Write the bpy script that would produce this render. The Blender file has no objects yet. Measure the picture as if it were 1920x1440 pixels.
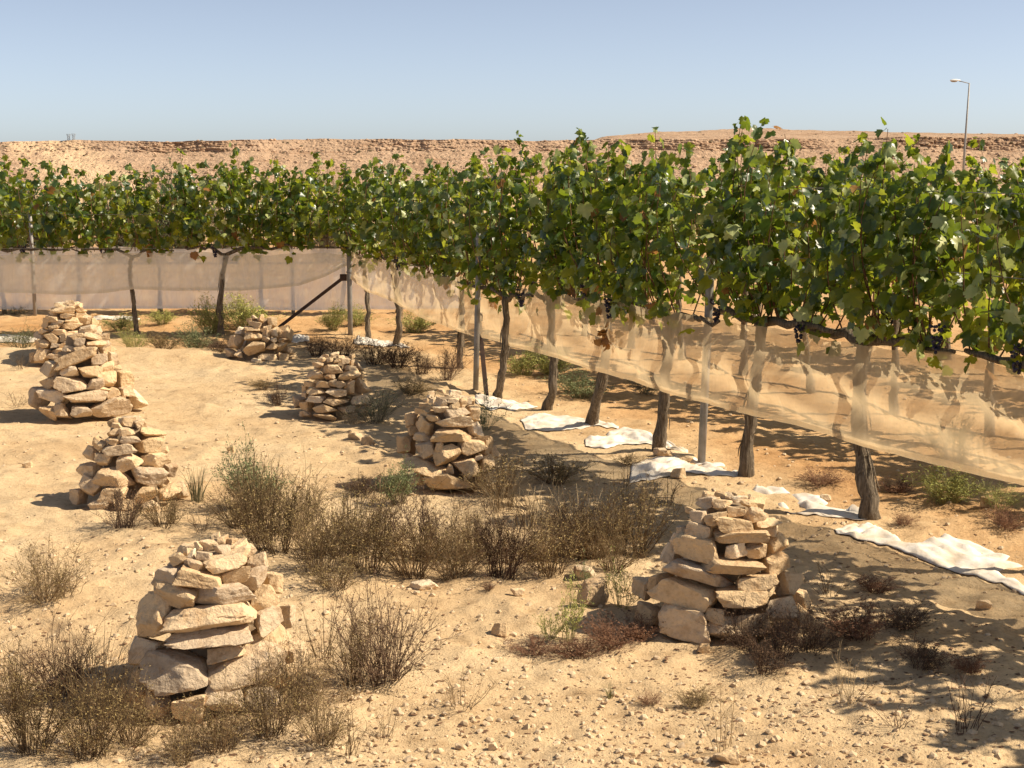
import bpy, math, random
import numpy as np
from mathutils import Vector, Matrix

# ------------------------------------------------------------------ camera, sky, sun, exposure
scene = bpy.context.scene
C = scene.collection
F = 2750.0                       # focal length in pixels of the 1920 wide picture
CAMH = 1.85
PITCH = math.atan(428.0 / F)
cam_data = bpy.data.cameras.new("camera")
cam = bpy.data.objects.new("camera", cam_data)
C.objects.link(cam)
cam.location = (0, 0, CAMH)
cam.rotation_euler = (math.pi / 2 - PITCH, 0, 0)
cam_data.sensor_width = 36.0
cam_data.lens = 36.0 * F / 1920.0
cam_data.clip_start = 0.05
cam_data.clip_end = 5000
scene.camera = cam

SUN_EL = math.radians(45)
SUN_AZ = math.radians(3)         # due right of the view
ts = Vector((math.cos(SUN_EL) * math.cos(SUN_AZ), -math.cos(SUN_EL) * math.sin(SUN_AZ), math.sin(SUN_EL)))
world = bpy.data.worlds.new("World")
scene.world = world
world.use_nodes = True
wn = world.node_tree
wn.nodes.clear()
sky = wn.nodes.new("ShaderNodeTexSky")
sky.sky_type = 'NISHITA'
sky.sun_disc = False
sky.sun_elevation = SUN_EL
sky.sun_rotation = math.radians(90 + 3)
sky.altitude = 500
sky.air_density = 0.5
sky.dust_density = 0.9
sky.ozone_density = 0.2
bg = wn.nodes.new("ShaderNodeBackground")
bg.inputs[1].default_value = 0.102
wo = wn.nodes.new("ShaderNodeOutputWorld")
hsv = wn.nodes.new("ShaderNodeHueSaturation")     # dusty desert air: a little less saturated all over
hsv.inputs["Saturation"].default_value = 0.68
hsv.inputs["Value"].default_value = 0.95
wn.links.new(sky.outputs[0], hsv.inputs["Color"])
wn.links.new(hsv.outputs[0], bg.inputs[0])
wn.links.new(bg.outputs[0], wo.inputs[0])
sun_d = bpy.data.lights.new("sun", 'SUN')
sun_d.energy = 5.0
sun_d.angle = math.radians(0.5)
sun_d.color = (1.0, 0.87, 0.68)
sun = bpy.data.objects.new("sun", sun_d)
C.objects.link(sun)
sun.rotation_euler = (-ts).to_track_quat('-Z', 'Y').to_euler()
sun.location = (20, 0, 30)
vs = scene.view_settings
vs.view_transform = 'Standard'
vs.look = 'None'
vs.exposure = 0.58
vs.gamma = 1.0
vs.use_curve_mapping = False
scene.cycles.transparent_max_bounces = 24
scene.cycles.max_bounces = 6

# ------------------------------------------------------------------ helpers
ORD = ['first', 'second', 'third', 'fourth', 'fifth', 'sixth', 'seventh', 'eighth', 'ninth', 'tenth', 'eleventh', 'twelfth', 'thirteenth', 'fourteenth']
rng = np.random.default_rng(7)
random.seed(7)
_cp, _sp = math.cos(PITCH), math.sin(PITCH)


def ray(px, py):
    u, v = px - 960.0, 720.0 - py
    d = np.array([u, v * _sp + F * _cp, v * _cp - F * _sp])
    return d / np.linalg.norm(d)


def gp(px, py, z=0.0):
    """ground point under a place in the photograph"""
    d = ray(px, py)
    t = (z - CAMH) / d[2]
    return np.array([d[0] * t, d[1] * t, z])


def at_plane(px, py, p0, n):
    d = ray(px, py)
    o = np.array([0, 0, CAMH])
    t = np.dot(np.asarray(p0) - o, n) / np.dot(d, n)
    return o + d * t


def _hash(ix, iy, seed):
    h = (ix.astype(np.int64) * 374761393 + iy.astype(np.int64) * 668265263 + seed * 1442695041) & 0xFFFFFFFF
    h = ((h ^ (h >> 13)) * 1274126177) & 0xFFFFFFFF
    h = (h ^ (h >> 16)) & 0xFFFFFFFF
    return h / 4294967295.0


def vnoise(x, y, seed=0):
    x = np.asarray(x, float); y = np.asarray(y, float)
    x0 = np.floor(x); y0 = np.floor(y)
    fx = x - x0; fy = y - y0
    fx = fx * fx * (3 - 2 * fx); fy = fy * fy * (3 - 2 * fy)
    a = _hash(x0, y0, seed); b = _hash(x0 + 1, y0, seed)
    c = _hash(x0, y0 + 1, seed); d = _hash(x0 + 1, y0 + 1, seed)
    return (a * (1 - fx) + b * fx) * (1 - fy) + (c * (1 - fx) + d * fx) * fy * 1.0


def fbm(x, y, seed=0, octv=4, gain=0.5):
    s = 0; a = 1; t = 0
    for k in range(octv):
        s = s + a * (vnoise(x * 2 ** k + 17.3 * k, y * 2 ** k - 9.1 * k, seed + k) - 0.5)
        t += a; a *= gain
    return s / t * 2


def sstep(a, b, x):
    t = np.clip((np.asarray(x, float) - a) / (b - a), 0, 1)
    return t * t * (3 - 2 * t)


def terrain(x, y):
    x = np.asarray(x, float); y = np.asarray(y, float)
    near = 1 - sstep(18, 40, y)
    h = 0.045 * fbm(x * 0.55, y * 0.55, 3, 3) * near
    h = h + 0.09 * np.exp(-((y - 13.55) / 0.4) ** 2) * (1 - sstep(-3.1, -2.3, x))
    h = h - np.maximum(y - 22, 0) * 0.02 + fbm(x * 0.05, y * 0.05, 9, 3) * 0.5 * sstep(25, 80, y)
    return h


def terrain_fine(x, y):
    near = 1 - sstep(16, 24, y)
    big = fbm(x * 3.1, y * 3.1, 21, 3)
    h = terrain(x, y) + near * (0.022 * big + 0.024 * fbm(x * 12, y * 12, 31, 3) * (0.5 + 0.5 * np.clip(big + .6, 0, 1)))
    return h


def mesh_np(name, V, F3=None, F4=None, mats=(), midx=None, smooth=False):
    me = bpy.data.meshes.new(name)
    V = np.asarray(V, np.float32)
    n3 = 0 if F3 is None else len(F3)
    n4 = 0 if F4 is None else len(F4)
    me.vertices.add(len(V))
    me.vertices.foreach_set("co", V.ravel())
    loops = []
    if n3: loops.append(np.asarray(F3, np.int32).ravel())
    if n4: loops.append(np.asarray(F4, np.int32).ravel())
    L = np.concatenate(loops)
    me.loops.add(len(L))
    me.loops.foreach_set("vertex_index", L)
    tot = np.concatenate([np.full(n3, 3, np.int32), np.full(n4, 4, np.int32)])
    st = np.concatenate([[0], np.cumsum(tot)[:-1]]).astype(np.int32)
    me.polygons.add(n3 + n4)
    me.polygons.foreach_set("loop_start", st)
    me.polygons.foreach_set("loop_total", tot)
    if midx is not None:
        me.polygons.foreach_set("material_index", np.asarray(midx, np.int32))
    me.polygons.foreach_set("use_smooth", np.full(n3 + n4, bool(smooth)))
    for m in mats: me.materials.append(m)
    me.update(calc_edges=True)
    me.validate()
    return me


def link(name, me, parent=None, loc=None):
    o = bpy.data.objects.new(name, me)
    C.objects.link(o)
    if parent is not None: o.parent = parent
    if loc is not None: o.location = loc
    return o


def tag(o, label=None, cat=None, group=None, kind=None):
    if label: o["label"] = label
    if cat: o["category"] = cat
    if group: o["group"] = group
    if kind: o["kind"] = kind
    return o


def thing(name, label, cat, loc=(0, 0, 0), group=None):
    o = bpy.data.objects.new(name, None)
    C.objects.link(o)
    o.empty_display_size = 0.1
    o.location = loc
    return tag(o, label, cat, group)


class MB:
    """collects geometry into one mesh"""
    def __init__(s): s.V = []; s.F3 = []; s.F4 = []; s.n = 0; s.m3 = []; s.m4 = []
    def add(s, V, F3=None, F4=None, m=0):
        V = np.asarray(V, float)
        if F3 is not None and len(F3):
            s.F3.append(np.asarray(F3) + s.n); s.m3.append(np.full(len(F3), m) if np.isscalar(m) else np.asarray(m))
        if F4 is not None and len(F4):
            s.F4.append(np.asarray(F4) + s.n); s.m4.append(np.full(len(F4), m) if np.isscalar(m) else np.asarray(m))
        s.V.append(V); s.n += len(V)
    def mesh(s, name, mats, smooth=False):
        f3 = np.concatenate(s.F3) if s.F3 else None
        f4 = np.concatenate(s.F4) if s.F4 else None
        mi = np.concatenate([np.concatenate(a) for a in (s.m3, s.m4) if a])
        return mesh_np(name, np.concatenate(s.V), f3, f4, mats, mi, smooth)
    def tube(s, P, R, sides=6, m=0, cap=True, rough=0.0, seed=0):
        P = np.asarray(P, float); k = len(P)
        R = np.full(k, R) if np.isscalar(R) else np.asarray(R, float)
        T = np.gradient(P, axis=0); T /= np.linalg.norm(T, axis=1)[:, None] + 1e-9
        ref = np.array([1.0, 0, 0]) if abs(T[0, 0]) < .8 else np.array([0, 1.0, 0])
        A = []; 
        for i in range(k):
            ref = ref - np.dot(ref, T[i]) * T[i]; ref /= np.linalg.norm(ref) + 1e-9
            A.append(ref)
        A = np.array(A); B = np.cross(T, A)
        th = np.arange(sides) * 2 * math.pi / sides
        rr = np.ones((k, sides))
        if rough:
            g = np.random.default_rng(seed)
            col = g.normal(0, 1, sides)
            tw = g.normal(0, 1, (k, sides))
            rr = 1 + rough * (0.6 * col[None, :] + 0.55 * tw)
        V = P[:, None, :] + (R[:, None] * rr)[:, :, None] * (np.cos(th)[None, :, None] * A[:, None, :] + np.sin(th)[None, :, None] * B[:, None, :])
        V = V.reshape(-1, 3)
        i = np.arange(k - 1)[:, None] * sides; j = np.arange(sides)[None, :]; j2 = (j + 1) % sides
        Fq = np.stack([i + j, i + j2, i + sides + j2, i + sides + j], -1).reshape(-1, 4)
        F3 = None
        if cap:
            V = np.vstack([V, P[0], P[-1]])
            c0, c1 = k * sides, k * sides + 1
            b = (k - 1) * sides
            F3 = [[c0, (q + 1) % sides, q] for q in range(sides)] + [[c1, b + q, b + (q + 1) % sides] for q in range(sides)]
        s.add(V, F3, Fq, m)
    def box(s, c, sz, m=0, rot=None):
        x, y, z = np.array(sz) / 2
        V = np.array([[a * x, b * y, d * z] for d in (-1, 1) for b in (-1, 1) for a in (-1, 1)], float)
        if rot is not None: V = V @ np.asarray(rot).T
        s.add(V + np.asarray(c), None, [[0, 2, 3, 1], [4, 5, 7, 6], [0, 1, 5, 4], [2, 6, 7, 3], [0, 4, 6, 2], [1, 3, 7, 5]], m)


def tubes_batch(P, R, sides=3):
    """P (N,k,3), R (N,k) -> V, quads"""
    N, k, _ = P.shape
    T = np.gradient(P, axis=1); T /= np.linalg.norm(T, axis=2)[..., None] + 1e-9
    ref = np.where(np.abs(T[..., 2:3]) < .8, np.array([0, 0, 1.0]), np.array([1.0, 0, 0]))
    A = np.cross(T, ref); A /= np.linalg.norm(A, axis=2)[..., None] + 1e-9
    B = np.cross(T, A)
    th = np.arange(sides) * 2 * math.pi / sides
    V = P[:, :, None, :] + R[:, :, None, None] * (np.cos(th)[:, None] * A[:, :, None, :] + np.sin(th)[:, None] * B[:, :, None, :])
    V = V.reshape(-1, 3)
    base = (np.arange(N) * k * sides)[:, None, None]
    i = (np.arange(k - 1) * sides)[None, :, None]; j = np.arange(sides)[None, None, :]; j2 = (j + 1) % sides
    Fq = np.stack([base + i + j, base + i + j2, base + i + sides + j2, base + i + sides + j], -1).reshape(-1, 4)
    return V, Fq


# ------------------------------------------------------------------ materials
def new_mat(name):
    m = bpy.data.materials.new(name)
    m.use_nodes = True
    nt = m.node_tree
    nt.nodes.clear()
    out = nt.nodes.new("ShaderNodeOutputMaterial")
    return m, nt, out


def nd(nt, typ, **kw):
    n = nt.nodes.new(typ)
    for k, v in kw.items():
        if k in n.inputs.keys() if isinstance(k, str) else False: n.inputs[k].default_value = v
        else: setattr(n, k, v)
    return n


def noise(nt, vec, scale, detail=4, rough=.55, dist=0.0):
    n = nt.nodes.new("ShaderNodeTexNoise")
    n.inputs["Scale"].default_value = scale; n.inputs["Detail"].default_value = detail
    n.inputs["Roughness"].default_value = rough; n.inputs["Distortion"].default_value = dist
    if vec is not None: nt.links.new(vec, n.inputs["Vector"])
    return n.outputs["Fac"]


def ramp(nt, fac, stops):
    r = nt.nodes.new("ShaderNodeValToRGB")
    e = r.color_ramp.elements
    while len(e) < len(stops): e.new(0.5)
    for el, (p, c) in zip(e, stops):
        el.position = p; el.color = (*c, 1) if len(c) == 3 else c
    nt.links.new(fac, r.inputs[0])
    return r.outputs[0]


def mix(nt, fac, a, b, typ='MIX'):
    m = nt.nodes.new("ShaderNodeMix"); m.data_type = 'RGBA'; m.blend_type = typ
    for s, v in ((m.inputs[0], fac), (m.inputs[6], a), (m.inputs[7], b)):
        if isinstance(v, (int, float)): s.default_value = v
        elif isinstance(v, tuple): s.default_value = (*v, 1)
        else: nt.links.new(v, s)
    return m.outputs[2]


def math_n(nt, op, a, b=None, clamp=False):
    m = nt.nodes.new("ShaderNodeMath"); m.operation = op; m.use_clamp = clamp
    for s, v in ((m.inputs[0], a), (m.inputs[1], b)):
        if v is None: continue
        if isinstance(v, (int, float)): s.default_value = v
        else: nt.links.new(v, s)
    return m.outputs[0]


def maprange(nt, v, a, b, c=0.0, d=1.0):
    m = nt.nodes.new("ShaderNodeMapRange"); m.interpolation_type = 'SMOOTHSTEP'
    nt.links.new(v, m.inputs[0])
    for i, q in enumerate((a, b, c, d)): m.inputs[1 + i].default_value = q
    return m.outputs[0]


def bump(nt, h, strength, dist):
    b = nt.nodes.new("ShaderNodeBump"); b.inputs["Strength"].default_value = strength; b.inputs["Distance"].default_value = dist
    nt.links.new(h, b.inputs["Height"])
    return b.outputs[0]


def principled(nt, out, col, rough=.9, spec=.2, normal=None, metal=0.0):
    p = nt.nodes.new("ShaderNodeBsdfPrincipled")
    if isinstance(col, tuple): p.inputs["Base Color"].default_value = (*col, 1)
    else: nt.links.new(col, p.inputs["Base Color"])
    p.inputs["Roughness"].default_value = rough
    p.inputs["Specular IOR Level"].default_value = spec
    p.inputs["Metallic"].default_value = metal
    if normal is not None: nt.links.new(normal, p.inputs["Normal"])
    if out is not None: nt.links.new(p.outputs[0], out.inputs[0])
    return p.outputs[0]


def geo_pos(nt): return nt.nodes.new("ShaderNodeNewGeometry").outputs["Position"]
def obj_co(nt): return nt.nodes.new("ShaderNodeTexCoord").outputs["Object"]
def obj_rand(nt): return nt.nodes.new("ShaderNodeObjectInfo").outputs["Random"]


def mat_ground():
    m, nt, out = new_mat("desert_soil")
    pos = geo_pos(nt)
    n1 = noise(nt, pos, 0.9, 5); n2 = noise(nt, pos, 7, 5, .6); n3 = noise(nt, pos, 55, 4, .6)
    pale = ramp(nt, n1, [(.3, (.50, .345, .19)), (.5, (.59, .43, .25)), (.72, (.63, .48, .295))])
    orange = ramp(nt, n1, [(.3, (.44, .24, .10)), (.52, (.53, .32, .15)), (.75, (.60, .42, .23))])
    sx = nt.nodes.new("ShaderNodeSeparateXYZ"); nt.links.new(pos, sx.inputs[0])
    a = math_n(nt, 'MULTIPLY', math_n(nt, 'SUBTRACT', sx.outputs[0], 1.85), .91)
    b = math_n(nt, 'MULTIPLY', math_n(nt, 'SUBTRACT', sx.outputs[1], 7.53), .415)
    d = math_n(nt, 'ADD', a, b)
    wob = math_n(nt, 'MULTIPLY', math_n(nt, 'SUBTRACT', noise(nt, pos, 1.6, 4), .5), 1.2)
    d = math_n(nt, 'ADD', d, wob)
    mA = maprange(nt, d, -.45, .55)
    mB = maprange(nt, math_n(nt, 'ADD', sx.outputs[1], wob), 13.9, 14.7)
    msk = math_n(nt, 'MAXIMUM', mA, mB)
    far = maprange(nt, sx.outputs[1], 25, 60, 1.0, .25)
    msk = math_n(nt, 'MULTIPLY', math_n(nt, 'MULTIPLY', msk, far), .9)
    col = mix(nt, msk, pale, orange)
    col = mix(nt, .55, col, ramp(nt, n2, [(.28, (.58, .50, .42)), (.48, (1, 1, 1)), (.75, (1.1, 1.1, 1.08))]), 'MULTIPLY')
    col = mix(nt, .5, col, ramp(nt, n3, [(.30, (.50, .43, .36)), (.46, (1, 1, 1)), (.8, (1.15, 1.13, 1.1))]), 'MULTIPLY')
    h = math_n(nt, 'ADD', math_n(nt, 'MULTIPLY', noise(nt, pos, 28, 6, .65), .7), math_n(nt, 'MULTIPLY', noise(nt, pos, 120, 4, .7), .35))
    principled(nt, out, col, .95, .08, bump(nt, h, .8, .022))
    return m


def mat_stone(name="limestone", scale=1.0, dark=1.0):
    m, nt, out = new_mat(name)
    co = obj_co(nt); r = obj_rand(nt)
    pos = geo_pos(nt)
    base = ramp(nt, r, [(0, (.52, .375, .225)), (.2, (.66, .48, .28)), (.45, (.70, .52, .32)), (.7, (.52, .41, .29)), (.85, (.62, .44, .25)), (1, (.78, .64, .46))])
    n1 = noise(nt, pos, 16 * scale, 5, .6); n2 = noise(nt, pos, 70 * scale, 5, .65)
    col = mix(nt, .75, base, ramp(nt, n1, [(.28, (.62, .52, .42)), (.48, (1, 1, 1)), (.75, (1.12, 1.12, 1.1))]), 'MULTIPLY')
    col = mix(nt, .5, col, ramp(nt, n2, [(.3, (.72, .66, .6)), (.5, (1, 1, 1)), (.8, (1.1, 1.08, 1.05))]), 'MULTIPLY')
    # reddish iron staining in patches
    st = maprange(nt, noise(nt, pos, 9 * scale, 3), .58, .72)
    col = mix(nt, math_n(nt, 'MULTIPLY', st, .45), col, (.36, .20, .09))
    h = math_n(nt, 'ADD', math_n(nt, 'MULTIPLY', noise(nt, pos, 30 * scale, 7, .6), .8), math_n(nt, 'MULTIPLY', n2, .25))
    principled(nt, out, col, .9, .12, bump(nt, h, .9, .022))
    return m


def mat_leaf(name, cols, trans, tf=.42, rough=.5, spec=.35):
    m, nt, out = new_mat(name)
    pos = geo_pos(nt)
    n = noise(nt, pos, 9, 2); 
    c = ramp(nt, n, [(.3, cols[0]), (.5, cols[1]), (.7, cols[2])])
    v = noise(nt, pos, 60, 3)
    c = mix(nt, .35, c, ramp(nt, v, [(.3, (.7, .75, .6)), (.6, (1.1, 1.1, 1.0))]), 'MULTIPLY')
    r = obj_rand(nt)
    c = mix(nt, .5, c, ramp(nt, r, [(0, (.75, .8, .75)), (.5, (1, 1, 1)), (1, (1.25, 1.15, .9))]), 'MULTIPLY')
    p = principled(nt, None, c, rough, spec)
    t = nt.nodes.new("ShaderNodeBsdfTranslucent"); t.inputs[0].default_value = (*trans, 1)
    ms = nt.nodes.new("ShaderNodeMixShader"); ms.inputs[0].default_value = tf
    nt.links.new(p, ms.inputs[1]); nt.links.new(t.outputs[0], ms.inputs[2]); nt.links.new(ms.outputs[0], out.inputs[0])
    return m


def mat_plain(name, c1, c2, scale=20, rough=.85, spec=.2, metal=0.0, bstr=.4, bdist=.004, var=.3, obj=False):
    m, nt, out = new_mat(name)
    pos = geo_pos(nt)
    n = noise(nt, pos, scale, 5, .6)
    c = ramp(nt, n, [(.3, c1), (.7, c2)])
    if var:
        c = mix(nt, 1.0, c, ramp(nt, obj_rand(nt), [(0, (1 - var,) * 3), (1, (1 + var,) * 3)]), 'MULTIPLY')
    principled(nt, out, c, rough, spec, bump(nt, n, bstr, bdist), metal)
    return m


def mat_bark():
    m, nt, out = new_mat("vine_bark")
    pos = geo_pos(nt)
    mp = nt.nodes.new("ShaderNodeMapping"); mp.inputs["Scale"].default_value = (60, 60, 6)
    nt.links.new(pos, mp.inputs[0])
    n = noise(nt, mp.outputs[0], 1.6, 6, .65, .8)
    c = ramp(nt, n, [(.3, (.06, .045, .032)), (.5, (.19, .15, .105)), (.72, (.36, .29, .21))])
    principled(nt, out, c, .95, .1, bump(nt, n, 1.0, .02))
    return m


def mat_net(name, col, alpha, white=False):
    m, nt, out = new_mat(name)
    tc = nt.nodes.new("ShaderNodeTexCoord")
    pos = geo_pos(nt)
    mp = nt.nodes.new("ShaderNodeMapping"); mp.inputs["Scale"].default_value = (9, 9, 1.2)
    nt.links.new(pos, mp.inputs[0])
    n = noise(nt, mp.outputs[0], 1.0, 4, .6, .6)
    dens = maprange(nt, n, .3, .75, alpha - .1, min(alpha + .16, .97))
    d = nt.nodes.new("ShaderNodeBsdfDiffuse"); d.inputs[0].default_value = (*col, 1)
    t = nt.nodes.new("ShaderNodeBsdfTranslucent"); t.inputs[0].default_value = (*col, 1)
    a = nt.nodes.new("ShaderNodeMixShader"); a.inputs[0].default_value = .5
    nt.links.new(d.outputs[0], a.inputs[1]); nt.links.new(t.outputs[0], a.inputs[2])
    tr = nt.nodes.new("ShaderNodeBsdfTransparent")
    ms = nt.nodes.new("ShaderNodeMixShader")
    nt.links.new(dens, ms.inputs[0]); nt.links.new(tr.outputs[0], ms.inputs[1]); nt.links.new(a.outputs[0], ms.inputs[2])
    nt.links.new(ms.outputs[0], out.inputs[0])
    return m


def mat_hill():
    m, nt, out = new_mat("escarpment_rock")
    pos = geo_pos(nt)
    sx = nt.nodes.new("ShaderNodeSeparateXYZ"); nt.links.new(pos, sx.inputs[0])
    mp = nt.nodes.new("ShaderNodeMapping"); mp.inputs["Scale"].default_value = (.06, .06, 1.6); nt.links.new(pos, mp.inputs[0])
    n0 = noise(nt, mp.outputs[0], 1.0, 5, .6, .4)
    n1 = noise(nt, pos, .06, 5); n2 = noise(nt, pos, .7, 5, .65); n3 = noise(nt, pos, 2.2, 4, .7)
    c = ramp(nt, n1, [(.3, (.40, .27, .175)), (.55, (.45, .315, .21)), (.75, (.50, .36, .245))])
    c = mix(nt, .8, c, ramp(nt, n0, [(.32, (.70, .60, .54)), (.47, (1, 1, 1)), (.7, (1.1, 1.08, 1.05))]), 'MULTIPLY')
    c = mix(nt, .65, c, ramp(nt, n2, [(.3, (.62, .55, .5)), (.46, (1, 1, 1)), (.75, (1.14, 1.12, 1.1))]), 'MULTIPLY')
    c = mix(nt, .55, c, ramp(nt, n3, [(.33, (.5, .44, .4)), (.43, (1, 1, 1)), (.8, (1.1, 1.1, 1.1))]), 'MULTIPLY')
    # pale fresh rock slide
    ax = math_n(nt, 'ADD', math_n(nt, 'MULTIPLY', math_n(nt, 'ADD', sx.outputs[0], 146), .9), math_n(nt, 'MULTIPLY', sx.outputs[2], 2.0))
    w = math_n(nt, 'ADD', math_n(nt, 'ABSOLUTE', ax), math_n(nt, 'MULTIPLY', math_n(nt, 'SUBTRACT', noise(nt, pos, .09, 4), .5), 34))
    sl = maprange(nt, w, 6, 17, 1, 0)
    c = mix(nt, math_n(nt, 'MULTIPLY', sl, .85), c, (.66, .47, .29))
    h = math_n(nt, 'ADD', n2, math_n(nt, 'MULTIPLY', n3, .5))
    principled(nt, out, c, .95, .05, bump(nt, h, .8, .8))
    return m


M = {}
M['ground'] = mat_ground()
M['stone'] = mat_stone()
M['core'] = mat_plain("rubble_fill_gap_shade", (.20, .145, .09), (.30, .22, .14), 30, var=0)  # cairn fill, coloured darker to deepen the shade between the stones
M['pebble'] = mat_plain("pebble_soil", (.46, .33, .19), (.66, .51, .34), 14, var=0, bstr=.3)
M['litter'] = mat_plain("leaf_litter", (.10, .05, .03), (.26, .15, .08), 12, var=0)
M['hill'] = mat_hill()
M['boulder'] = mat_plain("hill_boulder", (.32, .21, .14), (.60, .42, .27), .35, var=0)
M['scrub'] = mat_plain("hill_scrub", (.10, .08, .045), (.20, .15, .09), .5, var=0)
M['leaf'] = mat_leaf("vine_leaf_green", ((.013, .035, .006), (.028, .064, .010), (.062, .106, .016)), (.29, .38, .024), .36, .36, .75)
M['leaf_y'] = mat_leaf("vine_leaf_yellow_green", ((.07, .11, .010), (.12, .155, .016), (.20, .21, .025)), (.52, .56, .04), .42, .42, .45)
M['leaf_glint'] = mat_leaf("vine_leaf_pale_glint", ((.30, .36, .14), (.42, .46, .20), (.56, .57, .28)), (.45, .52, .12), .3, .4, .5)  # bright leaves: the sun's glint is put into their pale colour
M['leaf_b'] = mat_leaf("vine_leaf_dried", ((.22, .09, .03), (.33, .16, .05), (.42, .25, .08)), (.5, .24, .06), .3)
M['cane'] = mat_plain("vine_cane", (.13, .065, .035), (.24, .13, .065), 30)
M['bark'] = mat_bark()
M['grape'] = mat_plain("grape_skin", (.012, .009, .022), (.035, .025, .05), 40, .45, .4)
M['steel'] = mat_plain("galvanised_steel", (.20, .19, .17), (.33, .31, .29), 12, .6, .4, .3, .15, .002, .12)
M['iron'] = mat_plain("dark_iron", (.045, .028, .022), (.09, .05, .035), 25, .75, .3, .2)
M['wire'] = mat_plain("wire_steel", (.22, .20, .18), (.34, .32, .3), 20, .5, .5, .6, .1)
M['net'] = mat_net("tan_bird_net", (.78, .61, .38), .56)
M['net_b'] = mat_net("beige_bird_net", (.82, .75, .60), .56)
M['net_w'] = mat_net("white_bird_net", (.93, .93, .90), .74)
M['sheet'] = mat_plain("white_plastic_sheet", (.58, .47, .34), (.84, .80, .74), 8, .7, .3, 0, .5, .02, .04)
M['lamp_w'] = mat_plain("lamp_housing", (.62, .62, .60), (.70, .70, .68), 3, .5, .4, 0, .0)
M['lamp_g'] = mat_plain("lamp_lens", (.20, .16, .13), (.26, .21, .17), 3, .3, .5, 0, .0)
M['tower'] = mat_plain("tower_steel", (.26, .28, .30), (.34, .36, .38), 1, .6, .3, .3, .0)
M['hose'] = mat_plain("drip_hose", (.02, .018, .016), (.05, .045, .04), 20, .6, .3)
KIND = {   # stem colours, leaf colours
    'dry': ((.09, .058, .03), (.23, .155, .08), (.155, .11, .045), (.40, .295, .125)),
    'straw': ((.28, .20, .11), (.46, .35, .20), (.32, .24, .12), (.50, .40, .24)),
    'dark': ((.06, .035, .022), (.14, .085, .055), (.08, .05, .03), (.20, .125, .07)),
    'red': ((.12, .06, .035), (.22, .11, .06), (.13, .065, .04), (.27, .145, .08)),
    'green': ((.20, .19, .07), (.34, .31, .12), (.27, .29, .075), (.48, .47, .14)),
    'sage': ((.13, .13, .07), (.22, .21, .11), (.15, .18, .08), (.27, .30, .14)),
    'olive': ((.10, .09, .06), (.20, .18, .12), (.075, .10, .05), (.17, .20, .10)),
}
for k, (a, b, c, d) in KIND.items():
    M[k + '_s'] = mat_plain(k + "_twig", a, b, 25, var=.25, bstr=.2)
    M[k + '_l'] = mat_plain(k + "_leaflet", c, d, 22, var=.25, bstr=.1)

# ------------------------------------------------------------------ ground
ys = np.concatenate([np.linspace(-6, 2.6, 14)[:-1], 2.7 * (26 / 2.7) ** np.linspace(0, 1, 560), 26 * (470 / 26) ** np.linspace(0, 1, 70)[1:]])
us = np.linspace(-1, 1, 460)
half = np.where(ys < 2.7, 4.0, 2.4 + 0.5 * np.maximum(ys, 2.7))
GX = us[None, :] * half[:, None]
GY = np.repeat(ys[:, None], len(us), 1)
GZ = terrain_fine(GX, GY)
nv, nu = GX.shape
idx = np.arange(nv * nu).reshape(nv, nu)
quads = np.stack([idx[:-1, :-1], idx[:-1, 1:], idx[1:, 1:], idx[1:, :-1]], -1).reshape(-1, 4)
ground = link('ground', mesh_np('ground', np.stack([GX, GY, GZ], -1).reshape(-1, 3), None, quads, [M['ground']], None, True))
tag(ground, 'pale sandy desert soil with clods and orange earth under the vines', None, None, 'structure')


def gz(x, y): return float(terrain_fine(np.array([x]), np.array([y]))[0])


def on_ground(px, py):
    p = gp(px, py)
    p[2] = gz(p[0], p[1])
    return p


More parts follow.
